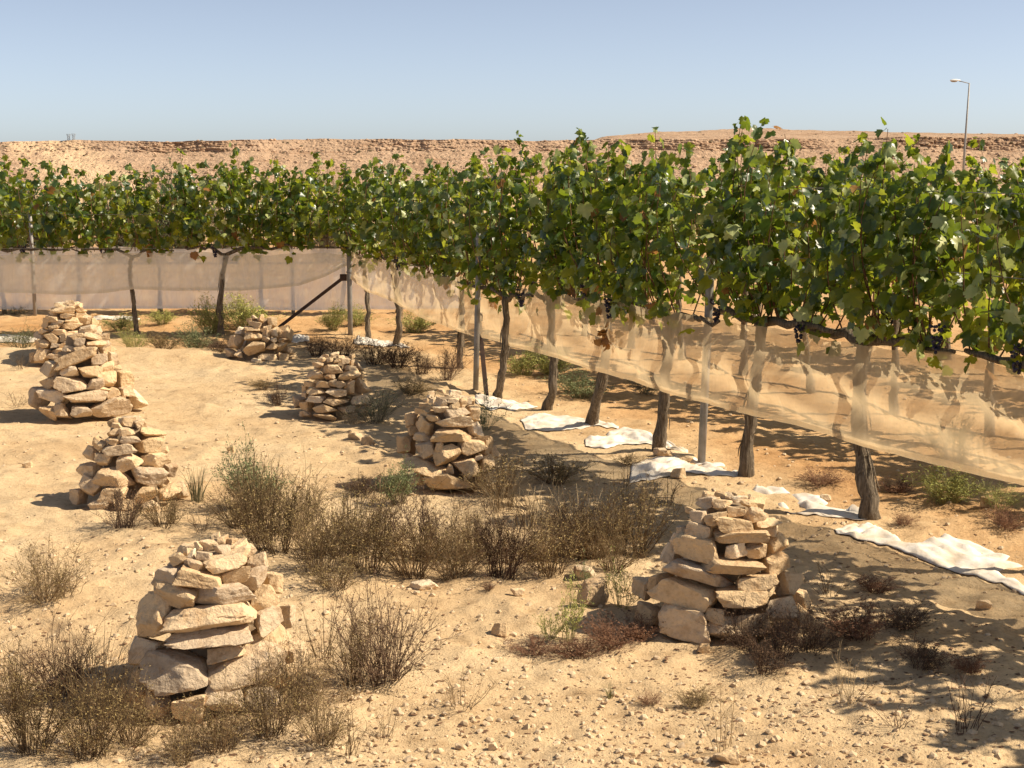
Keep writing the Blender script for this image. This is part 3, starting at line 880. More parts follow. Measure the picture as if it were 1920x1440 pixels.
def vine(label, trunk, rdir, ext, cz, topz, seed, n_ind, group, tall=(), tr=.033, near=True, grapes=0, density=1.0, fork=False, lsize=1.0, bottom=0.0):
    """trunk: list of 3D points from the ground up; rdir: unit row direction; ext: (back, forward) reach of the arms"""
    g = np.random.default_rng(seed)
    base = np.array(trunk[0], float)
    t = thing('grape_vine', label, 'vine', base, group)
    P = np.array(trunk, float) - base
    # smooth trunk
    k = 18
    s = np.linspace(0, 1, len(P)); ss = np.linspace(0, 1, k)
    Q = np.stack([np.interp(ss, s, P[:, i]) for i in range(3)], -1)
    for _ in range(2): Q[1:-1] = (Q[:-2] + 2 * Q[1:-1] + Q[2:]) / 4
    Q[1:-1] += g.normal(0, .005, (k - 2, 3))
    Q[0, 2] -= .06
    R = tr * (1.0 - .28 * ss) * (1 + .10 * np.sin(ss * 21 + seed) + .5 * np.exp(-ss / .07) + .28 * np.exp(-((ss - 1) / .09) ** 2))
    m = MB(); m.tube(Q, R, 11 if near else 7, 0, True, .13, seed)
    if near:   # shreds of peeling bark
        for q in range(10):
            a = g.uniform(0, 6.28); i0 = g.integers(3, k - 5); 
            off = np.array([math.cos(a), math.sin(a), 0])
            pts = [Q[i0 + j] + off * (R[i0 + j] * 1.05 + .004 * (3 - j)) for j in range(4)]
            m.tube(pts, [.002, .005, .004, .0015], 3, 0, False)
    link('trunk', m.mesh('vine_trunk', [M['bark']], True), t)
    head = Q[-1]
    rd = np.array([rdir[0], rdir[1], 0.0]); perp = np.array([rdir[1], -rdir[0], 0.0])
    if np.dot(perp[:2], base[:2]) > 0: perp = -perp                # toward the camera
    zc = cz - base[2]
    cord = {}
    for sg, e in ((-1, ext[0]), (1, ext[1])):
        n = 9; u = np.linspace(0, 1, n)
        rise = zc - head[2]
        A = head + np.outer(u * e * sg, rd) + np.outer(rise * sstep(0, min(.9, (.16 if fork else .3) / e), u), [0, 0, 1])
        A[1:] += g.normal(0, .012, (n - 1, 3))
        m = MB(); m.tube(A, .024 * (1 - .6 * u) * (1 if near else .9) * tr / .033, 7, 0, True, .14, seed + sg)
        link('arm', m.mesh('vine_arm', [M['bark']], True), t)
        cord[sg] = (A, u * e)
    # canes
    L = ext[0] + ext[1]
    nc = max(4, int(L / .062 * density))
    canes = []; offs = np.sort(g.uniform(-ext[0], ext[1], nc)); hs = np.clip(topz + g.normal(0, .10, nc), topz - .28, topz + .25)
    crown = g.uniform(-.04, .06)
    hs = hs + crown - .20 * np.abs(offs / np.where(offs < 0, ext[0], ext[1])) ** 2.2 + .05
    spec = [(a, h) for a, h in zip(offs, hs)] + list(tall)
    LP = []; LO = []
    CP = []; CR = []
    for ci, (a, h) in enumerate(spec):
        z0 = zc - .01
        p0 = rd * a + np.array([head[0], head[1], 0]) * .35 + np.array([0, 0, z0])
        is_tall = ci >= nc
        H = h - base[2] - z0
        k = 7; u = np.linspace(0, 1, k)
        side = g.choice([-1, 1]) * g.uniform(.05, .22)
        lean = g.normal(0, .17)
        bulge = np.sin(u * math.pi * (.8 if not is_tall else .7))
        pts = p0 + np.outer(u * H, [0, 0, 1]) + np.outer(bulge * side, perp) + np.outer(u * lean + np.cumsum(g.normal(0, .012, k)), rd)
        if is_tall: pts += np.outer(u ** 2 * g.normal(0, .05), rd)
        CP.append(pts); CR.append(.0045 * (1 - .65 * u))
        nl = int(H / (.040 / density))
        for q in range(nl):
            w = (q + g.random()) / nl
            if w < .04 or (w < .16 and g.random() < .3): continue
            i = min(int(w * (k - 1)), k - 2); f = w * (k - 1) - i
            p = pts[i] * (1 - f) + pts[i + 1] * f
            for _ in range(2 if (g.random() < .55 and w < .82) else 1):
                th = g.uniform(0, 6.283)
                o = math.cos(th) * rd * .8 + math.sin(th) * perp
                dd = g.uniform(.03, .12) if g.random() < .65 else g.uniform(.1, .2)
                if w > .85: dd *= .5
                LP.append(p + o * dd + np.array([0, 0, g.uniform(-.06, .05) - (bottom * (1 - w) * g.random())])); LO.append(o)
        for q in range(7 if is_tall else 3):
            th = g.uniform(0, 6.283); o = math.cos(th) * rd + math.sin(th) * perp
            w = 1 - g.random() * (.16 if is_tall else .06)
            i = min(int(w * (k - 1)), k - 2); f = w * (k - 1) - i
            LP.append(pts[i] * (1 - f) + pts[i + 1] * f + o * .025 + np.array([0, 0, g.uniform(-.01, .04)])); LO.append(o)
        # a few drooping laterals under the cordon
        if g.random() < (.16 if near else .1):
            for q in range(2):
                o = g.normal(0, 1, 3); o[2] = 0; o /= np.linalg.norm(o)
                LP.append(p0 + o * .1 + np.array([0, 0, -.03 - .05 * q])); LO.append(o)
    V, Fq = tubes_batch(np.array(CP), np.array(CR), 4)
    link('canes', mesh_np('vine_canes', V, None, Fq, [M['cane']], None, True), t)
    LP = np.array(LP); LO = np.array(LO); n = len(LP)
    # leaves turn to the outside of the hedge they hang on
    sd = (LP @ perp)
    LO = LO + np.outer(np.sign(sd) * .7, perp); LO /= np.linalg.norm(LO, axis=1)[:, None]
    X, T, N = leaf_frames(LP, LO, g, n)
    S = g.uniform(.050, .106, n) * lsize * g.uniform(.85, 1.1, n)
    relz = (LP[:, 2] - zc) / max(topz - cz, .1)
    S *= np.where(relz > 1.0, .8, 1.0)
    var = g.integers(0, 4, n)
    r = g.random(n)
    py = .25 + .12 * (relz < .3); pb = .006 + .04 * (relz < .12)
    mi = np.where(r < pb, 3, np.where(r < pb + py, 1, np.where(r < pb + py + .12, 2, 0)))
    mi = np.where(S < .03, 0, mi)
    score = sd + g.normal(0, .05, n)
    order = np.argsort(-score)
    ind, rest = order[:n_ind], order[n_ind:]
    if len(rest):
        f = link('foliage', leaves_mesh(LP[rest], X[rest], T[rest], N[rest], S[rest], var[rest], mi[rest]), t)
        f["kind"] = "stuff"
    for i in ind:
        o = bpy.data.objects.new('leaf', LEAFMESH[(int(var[i]), int(mi[i]))])
        C.objects.link(o); o.parent = t
        s_ = S[i]
        o.matrix_basis = Matrix(((X[i, 0] * s_, T[i, 0] * s_, N[i, 0] * s_, LP[i, 0]), (X[i, 1] * s_, T[i, 1] * s_, N[i, 1] * s_, LP[i, 1]), (X[i, 2] * s_, T[i, 2] * s_, N[i, 2] * s_, LP[i, 2]), (0, 0, 0, 1)))
    iv, if_ = icosub(1)
    for q in range(grapes):
        a = g.uniform(-ext[0], ext[1]) * .85
        c = rd * a + perp * g.uniform(-.05, .12) + np.array([0, 0, zc + g.uniform(.03, .16)])
        m = MB()
        for b in range(42):
            u = g.random(); rr = .034 * (1 - u * .75)
            th = g.uniform(0, 6.28)
            m.add(iv * .0085 + c + np.array([math.cos(th) * rr, math.sin(th) * rr, -.13 * u]), if_)
        link('grape_bunch', m.mesh('grape_bunch', [M['grape']], True), t)
    return t, rd, perp


# front row: trunk bases and shapes as they stand
TR = {
    1: [(1635, 968), (1628, 910), (1611, 832), (1612, 760), (1615, 700), (1624, 640)],
    2: [(1397, 895), (1399, 850), (1406, 800), (1412, 740), (1424, 665), (1428, 605)],
    3: [(1235, 850), (1240, 800), (1247, 740), (1252, 680), (1255, 630), (1255, 600)],
    4: [(1105, 800), (1116, 762), (1131, 710), (1141, 650), (1138, 600), (1138, 575)],
    5: [(1025, 768), (1038, 733), (1038, 680), (1033, 620), (1033, 565)],
    6: [(932, 745), (940, 710), (946, 660), (948, 600), (948, 555)],
    7: [(862, 690), (865, 640), (867, 580), (865, 535)],
    8: [(742, 648), (749, 610), (746, 560), (738, 515), (733, 492)],
    9: [(690, 632), (690, 580), (685, 530), (681, 485)]}
A0, A1 = gp(1635, 968), gp(690, 632)
RA = (A1 - A0)[:2]; RA /= np.linalg.norm(RA)
NA = np.array([RA[1], -RA[0], 0.0])
ALAB = {1: 'first vine from the right with the thickest trunk, beside the white sheets', 2: 'second vine from the right, just right of the tall steel post',
        3: 'third vine from the right, trunk forking just left of the tall post', 4: 'fourth vine from the right with a brown dried leaf cluster hanging',
        5: 'fifth vine from the right in the receding row', 6: 'sixth vine from the right, just right of the dark leaning brace',
        7: 'seventh vine from the right, just left of the thin steel post', 8: 'eighth vine from the right, curved trunk by a green bush',
        9: 'ninth vine from the right with thin trunk next to the corner post'}
ROWA = {}
for i, pts in TR.items():
    b = on_ground(*pts[0])
    P = [b] + [at_plane(x, y, b, NA) for x, y in pts[1:]]
    ROWA[i] = (b, P)
TALL = {1: [(.02, 1.95), (-.02, 1.98), (-.06, 1.9), (-.44, 1.93), (-.40, 1.88), (-.36, 1.84)], 2: [(-.1, 2.05), (-.06, 2.0), (-.15, 1.97), (-.02, 1.9), (-.25, 1.85), (-.2, 1.9)],
        4: [(-.15, 1.90), (0.1, 1.92), (-.4, 1.92)], 3: [(-.15, 1.86), (-.35, 1.84)], 5: [(.1, 1.84)], 6: [(0, 1.83)], 8: [(0, 1.76)], 9: [(.2, 1.78)]}
for i in range(1, 10):
    b, P = ROWA[i]
    nxt = ROWA[i + 1][0] if i < 9 else gp(640, 622)
    prv = ROWA[i - 1][0] if i > 1 else b - np.array([RA[0], RA[1], 0]) * 1.0
    fw = np.linalg.norm((nxt - b)[:2]) / 2 + .16; bk = np.linalg.norm((prv - b)[:2]) / 2 + .16
    cz = P[-1][2] + .03
    top = [0, 1.70, 1.72, 1.70, 1.72, 1.68, 1.66, 1.64, 1.64, 1.62][i]
    vine(ALAB[i], P, RA, (bk, fw), cz, top, 40 + i, 300 if i < 8 else 200, 'vines of the near row', TALL.get(i, ()), [0, .047, .040, .036, .034, .033, .031, .030, .031, .024][i], True, 2 if i < 6 else 1, 1.0, i == 3, 1.0, 0)
# row goes on out of the frame at right, towards the camera
dback = (A0 - ROWA[2][0]); dback[2] = 0; dback /= np.linalg.norm(dback)
dback2 = np.array([.38, -.92, 0.0]); dback2 /= np.linalg.norm(dback2)
for j in range(1, 6):
    b = A0 + dback * 1.16 + dback2 * (.98 * (j - 1)); b[2] = gz(b[0], b[1])
    P = [b, b + [.02, 0, .4], b + [-.01, 0, .88]]
    lab = 'vine at the right edge, only its hanging leaves in view' if j == 1 else '%s vine beyond the right edge, shading the foreground' % ORD[j - 2]
    vine(lab, P, -dback if j == 1 else -dback2, (.57, .57), .93, 1.72 if j == 1 else 1.86, 70 + j, 300 if j == 1 else 0, 'vines of the near row' if j == 1 else 'vines out of frame', [(.1, 1.84)] if j == 1 else (), .042, True, 2 if j == 1 else 0, 1.0, False, 1.0, 0)

# dried leaf cluster of the fourth vine
def dried_cluster():
    b, P = ROWA[4]
    par = [o for o in C.objects if o.get('label') == ALAB[4]][0]
    g = np.random.default_rng(3)
    p = at_plane(1160, 632, b, NA) - b + NA * -.08
    LP = p + g.normal(0, 1, (16, 3)) * np.array([.025, .025, .05])
    X, T, N = leaf_frames(LP, np.tile(-NA, (16, 1)), g, 16)
    link('dried_leaves', leaves_mesh(LP, X, T, N, g.uniform(.05, .08, 16), g.integers(0, 4, 16), np.full(16, 3)), par)


dried_cluster()

# left row, seen from the front
RB = np.array([-1.0, 0.0])
NB = np.array([0.0, 1.0, 0.0])
BT = [([(413, 628), (413, 600), (412, 560), (418, 520), (421, 490), (423, 478)], 'left-row vine with forked dark trunk right of a bright green bush', (1.28, .44), .028),
      ([(255, 626), (256, 605), (250, 575), (248, 545), (241, 520), (243, 497), (248, 482)], 'left-row vine with a bowed trunk behind the two left cairns', (.42, .62), .024),
      ([(-30, 626), (-28, 560), (-25, 480)], 'left-row vine at the left edge with only its canopy in view', (.92, .9), .03)]
for i, (pts, lab, ext, tr) in enumerate(BT):
    b = on_ground(*pts[0])
    P = [b] + [at_plane(x, y, b, NB) for x, y in pts[1:]]
    # the last vine is fuller
    vine(lab, P, RB, ext, P[-1][2] + .07, 1.60, 90 + i, 300, 'vines of the left row', [(-.3, 1.76), (-.75, 1.74), (.35, 1.72)] if i == 0 else [(-.35, 1.72)], tr, True, 1, 1.15, True, 1.0, 0)

# rows behind
def back_row(p0, rdir, n, step, label, group, seed, topz=1.68, cz=.92, dens=.85, ls=1.2):
    p0 = np.asarray(p0, float)
    for k in range(n):
        b = p0 + np.array([rdir[0], rdir[1], 0]) * step * k
        b[2] = gz(b[0], b[1])
        g = np.random.default_rng(seed + k)
        P = [b, b + [g.normal(0, .03), 0, .4], b + [g.normal(0, .03), 0, cz - .05]]
        vine(label % ORD[k], P, rdir, (step / 2 + .06, step / 2 + .06), cz + b[2], topz + b[2], seed + k, 0, group, (), .032, False, 0, dens, False, ls)


sA2 = A0[:2] - RA * 1.6 + np.array([.91, .415]) * 2.05
back_row((sA2[0], sA2[1], 0), RA, 10, 1.0, '%s second-row vine from the near right end, behind the tan net', 'vines of the second row', 120)
sA3 = A0[:2] - RA * 0.8 + np.array([.91, .415]) * 4.3
back_row((sA3[0], sA3[1], 0), RA, 9, 1.05, '%s third-row vine from the near right end, behind the second row', 'vines of the third row', 140)
for k, px in enumerate((10, 143, 300, 490, 640, 745)):
    b = on_ground(px, 588)
    g = np.random.default_rng(160 + k)
    P = [b, b + [g.normal(0, .03), 0, .4], b + [g.normal(0, .03), 0, .86]]
    vine('%s from left of the vines behind the whitish left net' % ORD[k], P, RB, (.55, .55), .9, 1.55, 160 + k, 0, 'vines of the back left row', (), .026, False, 0, .9, False, 1.15)


# posts
def post(name, label, a, b, r, mat, group='trellis posts', sides=12):
    a = np.array(a, float); b = np.array(b, float)
    t = thing(name, label, 'post', a, group)
    m = MB(); d = b - a
    m.tube([d * 0 - d / np.linalg.norm(d) * .1, d * .3, d * .6, d], r, sides)
    link('tube', m.mesh('post_tube', [M[mat]], True), t)
    m = MB(); m.tube([d * .998, d * 1.004], r * 1.15, sides)
    link('end_cap', m.mesh('post_cap', [M[mat]]), t)
    for z in (.52, .7, .86):
        m = MB(); m.tube([d * (z - .006), d * (z + .006)], r * 1.22, sides)
        link('wire_clip', m.mesh('wire_clip', [M['wire']]), t)
    return t


b = on_ground(1315, 873)
post('steel_post', 'tall galvanised pipe post between the second and third vines', b, at_plane(1340, 345, b, NA) , .024, 'steel')
b = on_ground(892, 733)
post('steel_post', 'thin pale pipe post by the dark leaning brace', b, at_plane(899, 400, b, NA), .022, 'steel')
b = on_ground(657, 627)
corner = b
post('steel_post', 'corner pipe post where the two nets meet', b, at_plane(653, 400, b, NB), .026, 'steel')
b = on_ground(550, 588); post('steel_post', 'pipe post seen through the left net near the diagonal brace', b, b + [-.01, 0, 1.5], .022, 'steel')
b = on_ground(66, 592); post('steel_post', 'pipe post seen through the left net at the far left', b, b + [0, 0, 1.2], .022, 'steel')
b = np.array([sA2[0], sA2[1], 0]) + np.array([RA[0], RA[1], 0]) * 2.5; b[2] = gz(b[0], b[1])
post('steel_post', 'pipe post of the second row seen through the tan net', b, b + [0, 0, 1.7], .022, 'steel')
camside0 = NA if np.dot(NA[:2], -A0[:2]) > 0 else -NA
def brace(label, a, bb):
    a = np.array(a, float); bb = np.array(bb, float); t = thing('iron_brace', label, 'brace', a)
    m = MB(); d = bb - a; u = d / np.linalg.norm(d)
    side = np.cross(u, [0, 1, 0]); side /= np.linalg.norm(side); w = np.cross(side, u)
    s = .019
    # angle iron: two flanges
    for e, f in ((side, w), (w, side)):
        c = [(-u * .1), d]
        V = []
        for p in c:
            for q in ((0, 0), (1, 0), (1, 1), (0, 1)):
                V.append(p + e * (q[0] * s * 1.6 - s * .8) + f * ((q[1] - .5) * .008 - s * .8))
        m.add(V, None, [[0, 1, 5, 4], [1, 2, 6, 5], [2, 3, 7, 6], [3, 0, 4, 7], [3, 2, 1, 0], [4, 5, 6, 7]])
    link('angle_iron', m.mesh('brace_iron', [M['iron']]), t)
    m = MB(); m.box(d - u * .03, (.07, .02, .07)); link('bolt_plate', m.mesh('brace_plate', [M['iron']]), t)
a = on_ground(533, 607); a[1] = corner[1] - .02; a[2] = at_plane(533, 607, corner, NB)[2]
dirb = at_plane(643, 521, corner, NB) - at_plane(533, 607, corner, NB)
a2 = at_plane(533, 607, corner, NB) - dirb * (.24); a2[2] = max(a2[2], gz(a2[0], a2[1]))
brace('dark iron brace slanting up to the corner post', a2, at_plane(648, 517, corner, NB))
b = on_ground(912, 746)
brace('dark upright iron brace leaning on the thin pipe post', b, at_plane(897, 590, b - camside0 * .3, NA))

# trellis wires and hoses along the rows
def wire(name, label, cat, P, r, mat, group):
    P = np.array(P, float); P0 = P[0].copy()
    n = len(P) * 6
    s = np.linspace(0, 1, len(P)); ss = np.linspace(0, 1, n)
    Q = np.stack([np.interp(ss, s, P[:, i]) for i in range(3)], -1) - P0
    m = MB(); m.tube(Q, r, 5)
    o = link(name, m.mesh(name, [M[mat]], True), None, P0)
    tag(o, label, cat, group)


rowpts = [A0 + dback * .98 + dback2 * 4.0] + [A0 + dback * 1.0] + [ROWA[i][0] for i in range(1, 10)] + [corner]
for z, nm in ((.93, 'lowest'), (1.3, 'middle'), (1.68, 'top')):
    wire('trellis_wire', nm + ' wire strung along the near vine row', 'wire', [np.array([p[0], p[1], z]) for p in rowpts], .0022, 'wire', 'trellis wires')
rb = [np.array([-8, corner[1] - .05, 0]), np.array([-4, corner[1] - .03, 0]), corner]
for z, nm in ((.9, 'lowest'), (1.25, 'middle')):
    wire('trellis_wire', nm + ' wire strung along the left vine row', 'wire', [np.array([p[0], p[1], z]) for p in rb], .0022, 'wire', 'trellis wires')
hz = [np.array([p[0] + .06, p[1] + .03, 0]) for p in rowpts[:-1]]
for p in hz: p[2] = gz(p[0], p[1]) + .015
for s2, lab in ((2.05, 'thin dark drip hose on the soil along the second row'), (1.35, 'thin dark drip hose lying slack between the rows')):
    g = np.random.default_rng(int(s2 * 10))
    pts = []
    for k in range(40):
        q = A0[:2] - RA * 2 + RA * k * .25 + np.array([.91, .415]) * (s2 + .12 * math.sin(k * .7) + g.normal(0, .02))
        pts.append([q[0], q[1], gz(q[0], q[1]) + .008])
    wire('drip_hose', lab, 'hose', pts, .008, 'hose', 'drip hoses')


# ------------------------------------------------------------------ nets
def net(label, top, hem, mat, seed, depth=.045, hemw=True, cols=260, rows=26, freq=7.0):
    """top, hem: (n,3) matched polylines"""
    top = np.array(top, float); hem = np.array(hem, float)
    L = np.concatenate([[0], np.cumsum(np.linalg.norm(np.diff(top[:, :2], axis=0), axis=1))])
    s = np.linspace(0, L[-1], cols)
    Tp = np.stack([np.interp(s, L, top[:, i]) for i in range(3)], -1)
    Hm = np.stack([np.interp(s, L, hem[:, i]) for i in range(3)], -1)
    tan = np.gradient(Tp[:, :2], axis=0); tan /= np.linalg.norm(tan, axis=1)[:, None]
    nrm = np.stack([tan[:, 1], -tan[:, 0]], -1)
    v = np.linspace(0, 1, rows)
    S, Vv = np.meshgrid(s, v, indexing='ij')
    # pleats fan from gather points on the wire
    ph = S * freq + 1.6 * fbm(S * .9, Vv * 1.5, seed, 3)
    gather = np.abs(fbm(S * 1.3, S * 0, seed + 4, 2))
    D = depth * (np.sin(ph * (1 - .25 * Vv)) * (.35 + .5 * gather) + fbm(S * 5, Vv * 3 + S * 2.0, seed + 7, 3) * .8 + fbm(S * 14 + Vv * 6, Vv * 3, seed + 8, 2) * .25) * (.35 + .65 * Vv) * (1 - .75 * Vv ** 3) 
    P = Tp[:, None] * (1 - v)[None, :, None] + Hm[:, None] * v[None, :, None]
    sag = .007 * fbm(S * 2.2, S * 0, seed + 2, 3) * Vv
    P[..., 2] += sag
    P[..., 2] -= (.05 * np.abs(fbm(S * 2.1, S * 0, seed + 12, 3)) * (1 - Vv) ** 2)
    P[..., 0] += nrm[:, None, 0] * D; P[..., 1] += nrm[:, None, 1] * D
    base = P[0, -1].copy(); base[2] = 0
    ix = np.arange(cols * rows).reshape(cols, rows)
    q = np.stack([ix[:-1, :-1], ix[1:, :-1], ix[1:, 1:], ix[:-1, 1:]], -1).reshape(-1, 4)
    t = thing('bird_net', label, 'net', base)
    link('mesh_panel', mesh_np('net_panel', P.reshape(-1, 3) - base, None, q, [M[mat]], None, True), t)
    if hemw:
        m = MB()
        E = P[:, -1] - base
        w = P[:, -3] - base
        V = np.concatenate([E - [0, 0, .004], E + [0, 0, .030]]); V[:, :2] -= np.tile(nrm, (2, 1)) * .006
        k = cols
        qf = np.stack([np.arange(k - 1), np.arange(1, k), k + np.arange(1, k), k + np.arange(k - 1)], -1)
        m.add(V, None, qf)
        link('hem', m.mesh('net_hem', [M[mat]], True), t)
    return t


off = .07
pA = A0 - NA * 0
sgn = 1 if np.dot(-NA[:2], -np.array([A0[0], A0[1]])) > 0 else -1
NT = -NA * sgn if np.dot(NA[:2], A0[:2]) < 0 else NA
camside = NA if np.dot(NA[:2], -A0[:2]) > 0 else -NA
tp = [(657, 467), (690, 482), (740, 492), (800, 512), (890, 520), (1000, 540), (1100, 556), (1250, 580), (1330, 595), (1500, 622), (1620, 640), (1760, 655), (1920, 690), (2150, 735)]
hm = [(657, 522), (690, 547), (740, 568), (800, 600), (890, 630), (1000, 658), (1100, 690), (1250, 735), (1330, 757), (1500, 802), (1620, 835), (1760, 872), (1920, 914), (2150, 985)]
# plane of the near net, piecewise along the row
def rowline(px):
    xs = [2150, 1939, 1635, 1397, 1235, 1105, 1025, 935, 860, 740, 690, 657]
    pts = [A0 + dback * 1.6, A0 + dback * .98] + [ROWA[i][0] for i in range(1, 10)] + [corner]
    o = np.argsort(xs); xs = np.array(xs)[o]; pts = np.array(pts)[o]
    return np.array([np.interp(px, xs, pts[:, 0]), np.interp(px, xs, pts[:, 1]), 0])
TP, HM = [], []
for (x1, y1), (x2, y2) in zip(tp, hm):
    p = rowline(x1) + camside * off * (1 if x1 > 700 else .3)
    TP.append(at_plane(x1, y1, p, NA)); HM.append(at_plane(x2, y2, p, NA))
for q in range(len(TP)):
    TP[q][2] = np.clip(TP[q][2], .72, 1.0); HM[q][2] = np.clip(HM[q][2], .25, .8)
TP.append(TP[-1] + dback * 2.5); HM.append(HM[-1] + dback * 2.5)
net('sheer tan bird net hanging along the near vine row', TP, HM, 'net', 1, .085, True, 420, 24, 6)
hb = [(-260, 550), (0, 548), (120, 552), (200, 548), (250, 541), (330, 545), (450, 545), (560, 535), (610, 518), (650, 498)]
pB = corner + np.array([0, -.07, 0])
TP = [at_plane(x, 474 + 3 * math.sin(x * .05), pB, NB) for x, _ in hb]; HM = [at_plane(x, y, pB, NB) for x, y in hb]
net('beige bird net hanging along the left vine row', TP, HM, 'net_b', 2, .05, True, 260, 20, 4)
pB2 = on_ground(400, 588) + np.array([0, -.14, 0])
xs = [-300, 0, 200, 400, 560, 657, 760, 860]
TP = [at_plane(x, 462, pB2, NB) for x in xs]; HM = [at_plane(x, 580 + 2 * math.sin(x), pB2, NB) for x in xs]
net('whitish bird net of the back left row reaching almost to the soil', TP, HM, 'net_w', 3, .075, True, 200, 16, 4)

# ------------------------------------------------------------------ plastic sheets
def sheet(label, up, lo, seed, bulge=.05):
    U = np.array([on_ground(*p) for p in up]); Lo = np.array([on_ground(*p) for p in lo])
    n, m_ = 60, 22
    s = np.linspace(0, 1, len(U)); ss = np.linspace(0, 1, n)
    U = np.stack([np.interp(ss, s, U[:, i]) for i in range(3)], -1); Lo = np.stack([np.interp(ss, s, Lo[:, i]) for i in range(3)], -1)
    v = np.linspace(0, 1, m_)
    jag = .018 * fbm(ss * 9, ss * 0, seed, 3)
    Lo[:, 1] += jag; U[:, 1] += .018 * fbm(ss * 7, ss * 0 + 3, seed + 1, 3)
    P = U[:, None] * (1 - v)[None, :, None] + Lo[:, None] * v[None, :, None]
    S, Vv = np.meshgrid(ss, v, indexing='ij')
    gzv = terrain_fine(P[..., 0], P[..., 1])
    prof = np.sin(Vv * math.pi) ** .6 * sstep(0, .12, S) * (1 - sstep(.9, 1, S))
    wr = np.abs(fbm(S * 3 + Vv * 5, Vv * 5 - S * 1.5, seed + 2, 3)) * 1.3 + .5 * np.abs(fbm(S * 9 + Vv * 11, Vv * 9, seed + 3, 2))
    P[..., 2] = gzv + .006 + bulge * .22 * prof * (.25 + 1.2 * wr) + .02 * np.sin(Vv * 19 + 6 * fbm(S * 3, Vv, seed + 5, 2)) * prof * .4
    P[..., 2] += .011 * np.clip(1 - np.abs(fbm(S * 2.5 + Vv * 1.2, Vv * 4.5 - S * 2, seed + 21, 2)) * 6, 0, 1) * prof
    P[..., 2] += .007 * np.clip(1 - np.abs(fbm(S * 6 - Vv * 3, Vv * 5 + S * 3, seed + 25, 2)) * 5, 0, 1) * prof
    # part of the sheet is buried
    bury = sstep(.08, .35, fbm(P[..., 0] * 3, P[..., 1] * 3, seed + 9, 3))
    P[..., 2] -= bury * .05
    base = P[n // 2, m_ // 2].copy()
    ix = np.arange(n * m_).reshape(n, m_)
    q = np.stack([ix[:-1, :-1], ix[:-1, 1:], ix[1:, 1:], ix[1:, :-1]], -1).reshape(-1, 4)[:, ::-1]
    top_v = P.reshape(-1, 3) - base
    o = link('plastic_sheet', mesh_np('plastic_sheet', top_v, None, q, [M['sheet']], None, True), None, base)
    so = o.modifiers.new('thick', 'SOLIDIFY'); so.thickness = .001
    tag(o, label, 'plastic sheet', 'white plastic sheets along the vines')


sheet('large white plastic sheet at right, raised in a fold', [(1563, 998), (1600, 985), (1640, 972), (1700, 985), (1780, 1005), (1860, 1030), (1930, 1052)], [(1568, 1004), (1610, 1013), (1655, 1022), (1720, 1045), (1790, 1070), (1860, 1092), (1930, 1120)], 1, .07)
sheet('white plastic sheet spread left of the thickest vine trunk', [(1408, 908), (1450, 908), (1520, 920), (1600, 942), (1665, 964)], [(1405, 925), (1440, 945), (1500, 966), (1580, 970), (1640, 971)], 2, .045)
sheet('white plastic sheet around the foot of the tall post', [(1185, 872), (1240, 871), (1300, 868), (1350, 878), (1392, 890)], [(1180, 908), (1220, 905), (1270, 895), (1330, 897), (1392, 899)], 3, .05)
sheet('crumpled white plastic sheet left of the third vine trunk', [(1095, 815), (1130, 808), (1170, 805), (1220, 818), (1290, 850)], [(1098, 840), (1135, 845), (1170, 835), (1220, 838), (1290, 857)], 4, .05)
sheet('white plastic sheet left of the fourth vine trunk', [(975, 787), (1010, 776), (1060, 780), (1110, 788), (1160, 799)], [(985, 805), (1010, 810), (1060, 808), (1110, 803), (1160, 803)], 5, .045)
sheet('white plastic sheet left of the fifth vine trunk', [(845, 724), (880, 738), (920, 748), (960, 753), (1008, 761)], [(850, 733), (880, 752), (920, 774), (960, 771), (1008, 765)], 6, .045)
sheet('white plastic sheet at the feet of the eighth and ninth vines', [(662, 630), (690, 631), (730, 640), (768, 651)], [(664, 641), (690, 646), (730, 649), (768, 654)], 7, .04)
sheet('white plastic sheet at the far left edge behind the weeds', [(-40, 626), (10, 626), (45, 627), (75, 630)], [(-40, 642), (10, 644), (45, 644), (75, 641)], 8, .03)
sheet('scrap of white plastic right of the collapsed cairn', [(545, 628), (560, 626), (580, 630)], [(547, 640), (560, 641), (580, 637)], 9, .03)
sheet('thin white plastic strip on soil behind the left row', [(175, 597), (220, 596), (262, 597)], [(175, 601), (220, 602), (262, 601)], 10, .02)


